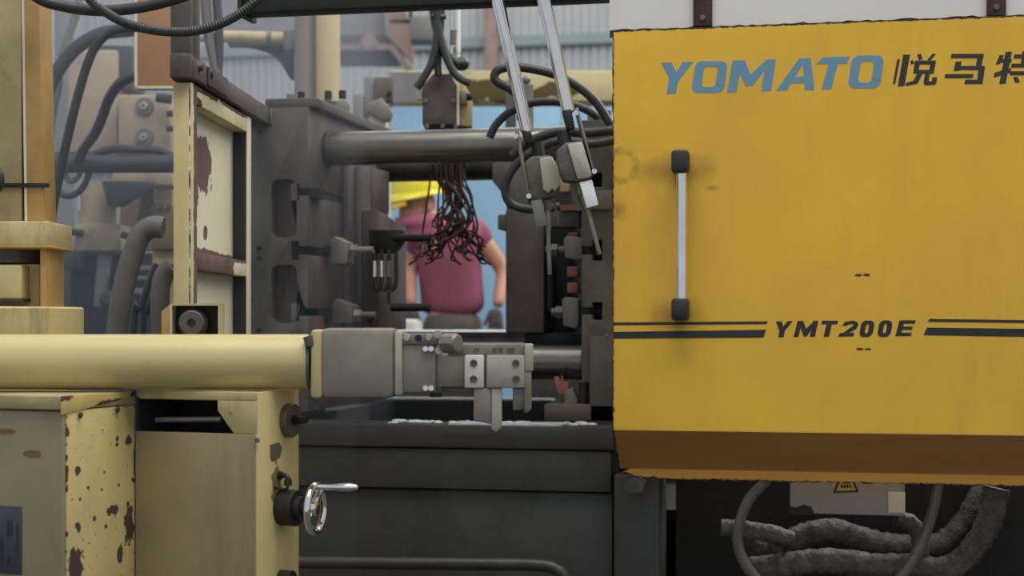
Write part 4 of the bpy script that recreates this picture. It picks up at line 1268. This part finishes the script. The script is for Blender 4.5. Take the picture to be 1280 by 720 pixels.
pb = Vector((*W(566, 405).xy, 0))
worker = thing('person', 'worker in yellow hard hat, maroon shirt and maroon face cloth behind the dies', 'person', pb)


def on(n, label=None, par=None):
    n.parent = par or worker
    if label:
        n['label'] = label
    return n


gz = (HOR - 0) + CAM.z * PS                   # pixel row of the floor at the worker
hipL, hipR = W(548, 425), W(584, 425)
sk = [W(566, 410), W(564, 370), W(560, 330), W(553, 300, -.02), W(544, 283, -.05),          # 0-4 pelvis..neck base
      W(535, 278, -.07), W(525, 262, -.09),                                                 # 5 neck 6 head core
      W(524, 300, -.02), W(511, 340, .0), W(517, 383, -.12),                                # 7-9 arm
      W(598, 294, -.01), W(630, 338, .03), W(622, 384, -.1),                                # 10-12 arm
      hipL, W(547, 530, -.02), W(546, gz - 20, .02), W(543, gz - 8, -.13),                  # 13-16 leg
      hipR, W(587, 530, -.02), W(589, gz - 20, .02), W(592, gz - 8, -.13)]                  # 17-20 leg
ed = [(0, 1), (1, 2), (2, 3), (3, 4), (4, 5), (5, 6), (3, 7), (7, 8), (8, 9), (3, 10), (10, 11), (11, 12), (0, 13), (13, 14), (14, 15), (15, 16), (0, 17), (17, 18), (18, 19), (19, 20)]
rd = [.1, .1, .105, .09, .07, .058, .07, .058,   .042, .03, .055, .04, .03, .085, .062, .05, .04, .085, .062, .05, .04]
on(skin_mesh('body', sk, ed, rd, M['skin'], pb))
# shirt: torso and short sleeves, a little outside the body
sv = [W(566, 400), W(566, 372), W(562, 335), W(555, 302, -.02), W(546, 288, -.045), W(523, 298, -.02), W(515, 325, -.01), W(597, 291, -.01), W(611, 309, .01)]
se = [(0, 1), (1, 2), (2, 3), (3, 4), (3, 5), (5, 6), (3, 7), (7, 8)]
on(skin_mesh('shirt', sv, se, [(.178, .135), (.172, .132), (.172, .13), (.14, .11), .055, .07, .062, .075, .066], M['shirt'], pb))
tv = [W(566, 384), W(566, 410), hipL, W(547, 530, -.02), W(546, gz - 22, .02), hipR, W(587, 530, -.02), W(589, gz - 22, .02)]
on(skin_mesh('trousers', tv, [(0, 1), (1, 2), (2, 3), (3, 4), (1, 5), (5, 6), (6, 7)], [(.15, .12), (.178, .138), .098, .078, .066, .098, .078, .066], M['trousers'], pb))
part(worker, 'collar', MB().lathe(W(545, 290, -.05), (W(539, 272, -.07) - W(545, 290, -.05)), [(0, .085), (.03, .078), (.045, .074), (.045, .066), (.0, .07)], 20), M['mask_cloth'])
# head, turned to the left and down
hx = (-Rt * .72 - F * .65 - Z * .12).normalized()          # gaze
hs = hx.cross(Z).normalized()
hu = hs.cross(hx).normalized()
hc = W(523, 259, -.09)


def hp(f, s, u):
    return hc + hx * f + hs * s + hu * u


head = MB()
rg = []
N_ = 20
for i in range(1, 17):
    a = PI * i / 17
    zz = -math.cos(a)
    w0 = math.sin(a)
    row = []
    for k in range(N_):
        th = 2 * PI * k / N_
        fx, sx = math.cos(th), math.sin(th)
        rf = .098 * w0 * (1.0 if fx > 0 else 1.02)
        rs = .076 * w0 * (1 - .2 * max(0, -zz))
        f = fx * rf + (.012 if zz < -.2 and fx > 0 else 0)
        if abs(sx) < .35 and fx > 0 and -.35 < zz < .1:
            f += .022 * (1 - abs(sx) / .35) * (1 - abs(zz + .16) / .3 if abs(zz + .16) < .3 else 0)     # nose
        if fx > .5 and .05 < zz < .25 and .2 < abs(sx) < .7:
            f -= .007                                                                                # eye sockets
        row.append(hp(f, sx * rs, zz * .118))
    rg.append(row)
head.rings(rg)
hd = part(worker, 'head', head, M['skin'], smooth=80)
for s in (-1, 1):
    part(hd, 'ear', MB().ball(hp(-.005, s * .076, -.005), .014, .022, .03, 10), M['skin'])
    part(hd, 'eye', MB().ball(hp(.084, s * .03, .018), .011, .011, .006, 10), M['eye'])
    part(hd, 'eyebrow', MB().tube([hp(.088, s * .014, .036), hp(.09, s * .03, .041), hp(.078, s * .05, .036)], .004, 6), M['hair'])
part(hd, 'mouth', MB().tube([hp(.098, -.024, -.062), hp(.106, 0, -.06), hp(.098, .024, -.062)], .004, 6), M['skin'])
mk = MB()
rg = []
for i in range(7):
    zz = -.044 - .09 * i / 6
    sc_ = [1.06, 1.12, 1.12, 1.08, 1.0, .95, .92][i]
    rg.append([hp(math.cos(2 * PI * k / 24) * .102 * sc_ + (.014 if math.cos(2 * PI * k / 24) > .3 and i < 4 else 0), math.sin(2 * PI * k / 24) * .078 * sc_, zz) for k in range(24)])
mk.rings(rg, caps=False)
part(worker, 'face_cloth', mk, M['mask_cloth'], smooth=80)
hr = MB()
hr.rings([[hp(-.02 + math.cos(2 * PI * k / 20) * r_ * 1.05, math.sin(2 * PI * k / 20) * r_ * .82, z_) for k in range(20)] for z_, r_ in ((.045, .094), (.02, .094), (-.02, .088), (-.05, .07))], caps=False)
# hat
hat = MB()
HUP = .02
prof = [(.17, .004), (.166, .03), (.158, .065), (.14, .096), (.11, .117), (.075, .127), (.04, .13), (.034, .131)]
hat.rings([[hp(math.cos(2 * PI * k / 28) * r * 1.12 - .005, math.sin(2 * PI * k / 28) * r * .95, z_ + HUP) for k in range(28)] for z_, r in prof])
hb_ = part(worker, 'hard_hat', hat, M['hat'], smooth=80)
br = MB()
rg = []
for z0, rr in ((.046, 1.0), (.036, 1.0), (.028, 1.08), (.034, 1.08)):
    row = []
    for k in range(28):
        th = 2 * PI * k / 28
        ext = .045 * max(0, math.cos(th)) ** 1.5 if rr > 1 else 0
        row.append(hp(math.cos(th) * .13 * 1.12 * rr + ext - .005, math.sin(th) * .13 * .95 * rr, z0 + HUP - (.02 * max(0, math.cos(th)) if rr > 1 else 0)))
    rg.append(row)
br.rings(rg, closed=True)
part(hb_, 'brim', br, M['hat'], smooth=60)
part(hb_, 'peak', MB().prism(Plane(hp(.1, 0, .03), -hx), [], 0) if False else MB().poly_prism([hp(.13, -.085, .03), hp(.19, -.06, .016), hp(.21, 0, .01), hp(.19, .06, .016), hp(.13, .085, .03)], hu * -.022), M['hat_orange'], .003, label='orange front peak')
part(hb_, 'ridge', MB().tube([hp(-.13, 0, .07), hp(-.09, 0, .135), hp(0, 0, .172), hp(.08, 0, .14), hp(.125, 0, .075)], .008, 8), M['hat'])
# gloved hands with five fingers each
for (wx, wy, wf), dirx in (((515, 383, -.12), -1), ((620, 384, -.1), 1)):
    o_ = W(wx, wy, wf)
    vs = [o_, o_ - Z * .045 - F * .01, o_ - Z * .085 - F * .02]
    es = [(0, 1), (1, 2)]
    rs = [.032, (.04, .024), (.036, .02)]
    for k in range(4):
        b0 = o_ - Z * .095 - F * .02 + Rt * ((k - 1.5) * .021)
        ln = (.06, .072, .068, .052)[k]
        i0 = len(vs)
        vs += [b0, b0 - Z * ln * .5 - F * .02, b0 - Z * ln * .8 - F * .045]
        es += [(2, i0), (i0, i0 + 1), (i0 + 1, i0 + 2)]
        rs += [.010, .0095, .008]
    i0 = len(vs)
    vs += [o_ - Z * .055 - Rt * (.04 * dirx) - F * .02, o_ - Z * .09 - Rt * (.055 * dirx) - F * .035]
    es += [(1, i0), (i0, i0 + 1)]
    rs += [.011, .009]
    on(skin_mesh('glove', vs, es, rs, M['glove'], pb, 1))
for x in (543, 592):
    p = W(x, gz, 0)
    part(worker, 'boot', MB().obox(Vector((*p.xy, 0)), Rt, F, -.05, .05, -.19, .08, 0, .1), M['boot'], .03)

# ------------------------------------------------------------------ smoke hanging round the hydraulics
sm = bpy.data.materials.new('thin_smoke')
sm.use_nodes = True
nt = sm.node_tree
nt.nodes.clear()
vo = nt.nodes.new('ShaderNodeVolumePrincipled')
vo.inputs['Color'].default_value = (.82, .88, 1, 1)
vo.inputs['Density'].default_value = .125
vo.inputs['Anisotropy'].default_value = .2
ou = nt.nodes.new('ShaderNodeOutputMaterial')
nt.links.new(vo.outputs[0], ou.inputs['Volume'])
g = MB().obox(Vector((*D(150, 405, 4.25).xy, 0)), Rt, F, -1.2, .62, 0, 2.3, .3, 3.4)
o = single('smoke', 'thin bluish smoke drifting round the hoses behind the peeling door', 'smoke', g, sm)
o['kind'] = 'stuff'

# ------------------------------------------------------------------ extractor: column, arm, gripper
t = thing('extractor_column', 'cream boxed upright column with a collar and drum base carrying the long arm', 'column', Vector((*D(20, 405, 3.62).xy, 0)))
pl = PD(3.62)
part(t, 'column_post', MB().rect(pl, -90, -160, 27, 276, .12), M['cream_dirty'], .003)
part(t, 'side_face', MB().prism(pl, [(26.5, -160), (44, -160), (49, 0), (55, 276), (30, 276), (26.5, 0)], .1), M['ochre'], .003)
part(t, 'edge_strip', MB().prism(pl.back(-.002), [(24.5, -160), (27.5, -160), (34, 276), (31, 276)], .02), M['cream_pale'])
part(t, 'collar', MB().rect(pl.back(-.03), -90, 276, 60, 307, .2), M['cream'], .005)
part(t, 'collar_flange', MB().rect(pl.back(-.034), -90, 306.5, 62, 310, .2), M['ochre'], .002)
part(t, 'bearing', MB().cyl(D(10, 330, 3.75), D(10, 309, 3.75), .09, n=30), M['steel_grey'])
part(t, 'upright', MB().rect(pl.back(-.01), 50, 310, 57, 390, .15), M['ochre'], .002)
part(t, 'lower_post', MB().rect(pl.back(.04), -90, 330, 50, 400, .12), M['cream'], .003)
part(t, 'block', MB().rect(pl.back(-.02), -90, 331, 27, 374, .1), M['cream'], .004)
part(t, 'block_lip', MB().rect(pl.back(-.022), -90, 373, 28, 377, .1), M['rust_dark'])
dm = D(-20, 405, 3.67)
part(t, 'drum', MB().lathe(Vector((*dm.xy, D(0, 440, 3.4).z)), Z, [(0, .222), (.094, .222), (.098, .218)], 60), mat('stained_cream_drum', (204, 184, 126), .5, 0, .2, 5, .03, ((120, 104, 58), .8), (6, 6, .5)))
part(t, 'pedestal', MB().cyl(Vector((*dm.xy, 0)), Vector((*dm.xy, D(0, 440, 3.4).z)), .14, n=40), M['cream_dirty'])
part(t, 'cable_tie', MB().rect(pl.back(-.006), -60, 229, 60, 234, .012), M['steel_black'], label='thin black cable tie')
part(t, 'sensor', MB().ball(D(-8, 225, 3.55), .024, .02, .034), M['dark_plastic'])

DA = 3.25
t = thing('extractor_arm', 'long cream tubular arm reaching level across to a grey gripper', 'arm', D(190, 487, DA))
part(t, 'arm_tube', MB().cyl(D(-140, 452.5, DA), D(386, 452.5, DA), .0562, n=48), M['cream_tube'])
part(t, 'arm_mount', MB().rect(PD(3.18), -150, 405, -96, 480, .4), M['cream'], .006)
part(t, 'weld_ring', MB().cyl(D(382, 452.5, DA), D(390, 452.5, DA), .054, n=40), M['steel_grey'])
pl = PD(DA - .06)
part(t, 'end_flange', MB().rect(pl, 388, 412, 403, 498, .13), M['cream'], .008, label='cream flange plate')
part(t, 'lock_screw', MB().cyl(D(386, 420, DA - .05), D(389, 432, DA - .05), .012), M['steel_dark'])
part(t, 'wrist_block', MB().rect(pl.back(-.002), 400, 410, 494, 498.5, .134), M['grip_grey'], .014)
part(t, 'wrist_plate', MB().rect(pl.back(-.004), 493, 414, 503, 494, .12), M['alu_bright'], .004)
g2 = part(t, 'gripper_body', MB().rect(pl.back(.004), 502, 430, 545, 491, .1), M['grip_grey'], .005)
for y in (436, 485):
    for x in (532, 539):
        part(g2, 'screw', MB().lathe(D(x, y, DA - .056), -F, [(0, .0065), (.006, .0055), (.006, .003)], 10), M['chrome'])
part(t, 'top_bracket', MB().rect(pl, 498, 417, 552, 431, .09), M['alu'], .003)
for x in (509, 523, 536):
    part(t, 'bracket_screw', MB().lathe(D(x, 422, DA - .06), -F, [(0, .007), (.006, .006)], 10), M['alu_bright' if x != 523 else 'steel_black'])
part(t, 'pivot_nut', MB().lathe(D(556, 429, DA - .075), -F * .6 + Rt * .8, [(0, .02), (.03, .02), (.034, .016)], 8), M['alu'])
for x, y in ((548, 418), (549, 438)):
    part(t, 'pivot_bolt', MB().lathe(D(x, y, DA - .07), -F, [(0, .009), (.012, .008)], 10), M['alu_bright'])
part(t, 'slide', MB().rect(pl.back(.014), 545, 443, 582, 484, .07), M['grip_grey'], .003)
part(t, 'lower_screw', MB().cyl(D(545, 491, DA - .04), D(545, 496, DA - .04), .012, n=12), M['steel_black'])
part(t, 'slide_bar', MB().rect(pl.back(.03), 553, 483, 600, 491, .05), M['steel_grey'], .003)
for x0, x1, hx_ in ((580.5, 605, (592,)), (608, 656, (645,))):
    b_ = part(t, 'jaw_block', MB().rect(pl.back(-.004), x0, 444, x1, 485, .08), M['jaw_bright' if x0 < 600 else 'alu_bright'], .003)
    for hx__ in hx_:
        for y in (454, 474):
            part(b_, 'screw_hole', MB().lathe(D(hx__, y, DA - .0645), -F, [(0, .0075), (.002, .0075), (.002, .005), (.0005, .005)], 14), M['steel_dark'])
part(t, 'jaw_gap', MB().rect(pl.back(.01), 604, 444, 609, 485, .06), M['steel_dark'])
top = part(t, 'top_strip', MB().rect(pl.back(.012), 560, 430, 660, 444, .05), M['alu'], .002)
for x, w2 in ((570, 8), (592, 7), (616, 4), (624, 4), (634, 9)):
    part(top, 'slot', MB().rect(pl.back(.0105), x, 435, x + w2, 441, .01), M['steel_dark'])
part(t, 'side_plate', MB().rect(pl.back(-.004), 656, 430, 666.5, 464, .07), M['alu_bright'], .002)
part(t, 'finger', MB().prism(pl.back(.0), [(592, 485), (614, 485), (614, 531), (608, 529), (592, 526)], .05), M['grip_grey'], .004)
part(t, 'finger_face', MB().prism(pl.back(.001), [(614, 485), (627.5, 485), (627.5, 534), (620, 541), (614, 536)], .05), M['alu_bright'], .003)
part(t, 'finger', MB().prism(pl.back(.004), [(641, 485), (657, 485), (657, 512), (641, 514)], .05), M['steel_grey'], .003)
part(t, 'finger_face', MB().prism(pl.back(-.002), [(655, 464), (664.5, 464), (664.5, 511), (659, 517), (655, 516)], .06), M['alu'], .003)

# ------------------------------------------------------------------ cream cabinets under the arm
TH = math.radians(21.7)
cs = Rt * math.cos(TH) - F * math.sin(TH)     # along the fronts
cd = Rt * math.sin(TH) + F * math.cos(TH)     # into the cabinets
K1 = D(78, 405, 3.05)
K1.z = 0
f1 = Plane(K1, -cd)
s1 = Plane(K1, cs)
zc1 = f1.hit(78, 514).z
cb = Vector((*(K1 - cs * .2 + cd * .13).xy, 0))
t = thing('steel_cabinet', 'cream steel cabinet with chipped rusty side and dark nameplate under the arm', 'cabinet', cb)
Ld = .234
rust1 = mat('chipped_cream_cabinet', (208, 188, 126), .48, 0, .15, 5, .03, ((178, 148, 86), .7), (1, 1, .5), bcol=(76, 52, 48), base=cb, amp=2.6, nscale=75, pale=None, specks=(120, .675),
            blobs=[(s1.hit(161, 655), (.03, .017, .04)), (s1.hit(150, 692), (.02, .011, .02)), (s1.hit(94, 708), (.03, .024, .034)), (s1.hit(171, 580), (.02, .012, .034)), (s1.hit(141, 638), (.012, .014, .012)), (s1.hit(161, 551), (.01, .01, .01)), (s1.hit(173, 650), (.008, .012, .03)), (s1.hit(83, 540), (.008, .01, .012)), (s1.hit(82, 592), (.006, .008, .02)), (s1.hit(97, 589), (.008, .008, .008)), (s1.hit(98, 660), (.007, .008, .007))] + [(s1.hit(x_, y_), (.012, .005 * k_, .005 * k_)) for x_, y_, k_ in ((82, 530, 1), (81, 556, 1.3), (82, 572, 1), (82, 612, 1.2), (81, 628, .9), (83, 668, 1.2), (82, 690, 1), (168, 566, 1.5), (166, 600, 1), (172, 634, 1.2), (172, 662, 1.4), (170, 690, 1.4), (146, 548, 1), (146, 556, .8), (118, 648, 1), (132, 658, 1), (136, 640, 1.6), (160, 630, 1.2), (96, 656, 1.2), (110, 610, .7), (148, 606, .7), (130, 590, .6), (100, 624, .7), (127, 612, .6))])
front1 = mat('grubby_shaded_cream_front', (146, 134, 100), .5, 0, .2, 4, .03, ((116, 98, 62), .9), (1, 1, .35), bcol=(112, 90, 54), base=cb, blobs=[(f1.hit(40, 568), (.022, .02, .008)), (f1.hit(8, 540), (.02, .02, .006))], amp=1.6, nscale=40)  # cream darkened for the shaded front, with grime streaks on top
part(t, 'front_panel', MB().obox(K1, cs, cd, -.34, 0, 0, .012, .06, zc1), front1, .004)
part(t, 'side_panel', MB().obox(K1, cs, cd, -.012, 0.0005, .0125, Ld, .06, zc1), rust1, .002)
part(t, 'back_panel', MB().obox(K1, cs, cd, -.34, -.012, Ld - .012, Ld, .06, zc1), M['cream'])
part(t, 'side_panel', MB().obox(K1, cs, cd, -.34, -.328, .0125, Ld - .012, .06, zc1), M['cream'])
part(t, 'plinth', MB().obox(K1, cs, cd, -.33, -.02, .02, Ld - .02, 0, .06), M['steel_black'])
lid = MB()
lid.obox(K1, cs, cd, -.345, .001, -.006, Ld, zc1 + .002, zc1 + .029)
part(t, 'lid', lid, M['cream_dirty'], .003)
part(t, 'lid_flange', MB().poly_prism([K1 + cd * -.006 + Z * (zc1 + .029), K1 + cd * Ld + Z * (zc1 + .029), K1 + cd * Ld + Z * (zc1 + .02), K1 + cd * -.006 + Z * (zc1 - .008)], cs * .0022), mat('rusted_cream_flange', (206, 180, 108), .5, 0, .2, 6, .03, bcol=(80, 54, 50), base=cb, amp=1.5, nscale=40, blobs=[(K1 + cd * .0 + Z * (zc1 + .03), (.03, .03, .012)), (K1 + cd * .16 + Z * (zc1 + .004), (.05, .06, .012)), (K1 + cd * .24 + Z * (zc1 + .02), (.05, .03, .01))]), .001)
for u in (.05, .17):
    part(t, 'screw', MB().lathe(K1 + cd * u + cs * .004 + Z * (zc1 - .012 + u * .04), cs, [(0, .007), (.003, .005)], 10), M['rust_dark'])
np = part(t, 'nameplate', MB().rect(f1.back(-.002), -40, 630, 27, 714, .003), M['label_grey'], .003, label='dark slate nameplate')
for x0, y0, y1 in ((-6, 640, 700), (1, 672, 706), (9, 650, 671), (13, 652, 668), (9, 695, 706), (20, 655, 690)):
    part(np, 'engraving', MB().rect(f1.back(-.0028), x0, y0, x0 + 2.2, y1, .001), M['label_line'])

# handwheel cabinet
K2 = K1 + cd * .2355
W2 = .287
zc2 = Plane(K2, -cd).hit(250, 489).z
f2 = Plane(K2, -cd)
cb2 = Vector((*(K2 + cs * W2 / 2 + cd * .08).xy, 0))
K2c = K2 + cs * W2
s2 = Plane(K2c, cs)
t = thing('handwheel_cabinet', 'cream adjuster cabinet with chrome handwheel, black knobs and an open slot', 'cabinet', cb2)
x0_, x1_ = 0.003, W2
L2 = .165
zs0, zs1 = f2.hit(250, 541).z, f2.hit(250, 500).z
tan = mat('tan_cover_plate', (152, 136, 100), .52, 0, .2, 5, .03, ((118, 98, 62), .9), (2, 2, .25), bcol=(110, 70, 40), base=cb2, blobs=[(f2.hit(254, 619), (.003, .003, .003))], amp=.4)
part(t, 'cover_plate', MB().obox(K2, cs, cd, x0_, x1_ - .004, -.004, .006, .06, zs0), tan, .002)
part(t, 'top_lip', MB().obox(K2, cs, cd, x0_, x1_, 0, .02, zs1, zc2), M['cream'], .002)
gx = (f2.hit(272, 500) - K2).dot(cs)
gx2 = (f2.hit(292, 541) - K2).dot(cs)
part(t, 'gusset', MB().poly_prism([K2 + cs * gx + Z * zs1, K2 + cs * x1_ + Z * zs1, K2 + cs * x1_ + Z * (zs0 + .001), K2 + cs * gx2 + Z * (zs0 + .001), K2 + cs * gx + Z * (zs1 - .02)], cd * .008), M['cream'], .001)
part(t, 'top_panel', MB().obox(K2, cs, cd, x0_, x1_ - .008, .02, L2, zc2 - .012, zc2 - .001), M['cream'])
part(t, 'side_panel', MB().obox(K2, cs, cd, x1_ - .008, x1_ + .001, .0005, L2, .06, zc2), mat('cream_side', (210, 190, 130), .45, 0, .12, 5, .03, ((170, 138, 78), .6), (1, 1, .4), bcol=(120, 98, 60), base=cb2, blobs=[(s2.hit(345, 610), (.02, .02, .05))], amp=1.6), .002)
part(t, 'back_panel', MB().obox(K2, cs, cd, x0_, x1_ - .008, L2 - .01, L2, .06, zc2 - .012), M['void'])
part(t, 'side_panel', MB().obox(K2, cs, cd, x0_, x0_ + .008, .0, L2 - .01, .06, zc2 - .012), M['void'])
part(t, 'inner_rod', MB().cyl(f2.back(.06).hit(182, 525), f2.back(.06).hit(277, 524), .006, n=12), M['alu_bright'], label='bright rod inside the slot')
part(t, 'rod_holder', MB().cyl(f2.back(.06).hit(177, 526), f2.back(.06).hit(186, 525.5), .011, n=12), M['steel_dark'])
part(t, 'plinth', MB().obox(K2, cs, cd, x0_ + .01, x1_ - .01, .01, L2 - .01, 0, .06), M['steel_black'])
bolt(t, f2.back(-.004).hit(322, 550), -cd, .006, .004, M['steel_grey'])
bolt(t, f2.hit(288, 515), -cd, .005, .002, M['cream_dirty'])
p = s2.hit(359, 525)
dk = part(t, 'disc_knob', MB().lathe(p + cs * .001, cs, [(0, .0345), (.012, .0352), (.015, .033), (.015, .012)], 36), M['steel_brown'], label='black round disc knob')
part(dk, 'knob_stem', MB().lathe(p + cs * .014, cs, [(0, .011), (.006, .011), (.006, .007), (.03, .007), (.032, .005)], 14), M['steel_black'])
part(t, 'sticker', MB().prism(s2.back(-.0022), [(338, 556), (349, 553), (353, 560), (350, 572), (340, 577), (338, 570)], .002), mat('dull_grey_sticker', (112, 104, 90), .5, 0, .3, 20, 0), label='worn grey sticker patch')
e0 = s2.hit(348, 594)
ft = part(t, 'elbow_fitting', MB().tube([e0, e0 + cs * .016, e0 + cs * .022 - Z * .006, e0 + cs * .022 - Z * .016], .0055, 10), M['dark_plastic'])
part(ft, 'collet', MB().cyl(e0 + cs * .022 - Z * .008, e0 + cs * .022 - Z * .02, .008, n=12), M['dark_plastic'])
part(ft, 'collet', MB().cyl(e0 + cs * .001, e0 + cs * .008, .009, n=6), M['dark_plastic'])
part(ft, 'tube_tail', MB().tube([e0 + cs * .022 - Z * .02, e0 + cs * .02 - Z * .026, e0 + cs * .012 - Z * .028, e0 + cs * .002 - cd * .02 - Z * .022], .003, 8), M['rubber'])
p = s2.hit(352, 634)
part(t, 'hub', MB().lathe(p + cs * .001, cs, [(0, .037), (.034, .037), (.036, .035), (.036, .024), (.05, .024), (.05, .014), (.075, .014)], 36), M['steel_black'], label='black ribbed hub collar')
ws = Rt * math.cos(math.radians(14)) - F * math.sin(math.radians(14))
wd = Rt * math.sin(math.radians(14)) + F * math.cos(math.radians(14))
hw = part(t, 'handwheel', MB().tube([p + cs * .078 + (wd * math.cos(2 * PI * k / 28) + Z * math.sin(2 * PI * k / 28)) * .0475 for k in range(28)], .0072, 12, False, closed=True), M['chrome'], label='chrome handwheel rim')
for a in (.9, 3.6):
    e = wd * math.cos(a) + Z * math.sin(a)
    part(hw, 'spoke', MB().cyl(p + cs * .07 + e * .008, p + cs * .078 + e * .045, .0065, n=10), M['chrome'])
part(hw, 'wheel_boss', MB().lathe(p + cs * .06, cs, [(0, .015), (.02, .015), (.022, .012)], 20), M['chrome'])
hg = p + cs * .078 + Z * .043 + cd * .006
part(hw, 'crank_handle', MB().lathe(hg, (cs * .93 + cd * .25 + Rt * .3), [(-.006, .009), (.004, .009), (.005, .0055), (.03, .0058), (.05, .0082), (.066, .0088), (.08, .0062), (.084, .003)], 18), M['chrome'])
part(t, 'lower_knob', MB().cyl(s2.hit(350, 722), s2.hit(350, 722) + cs * .03, .016, n=18), M['steel_black'])
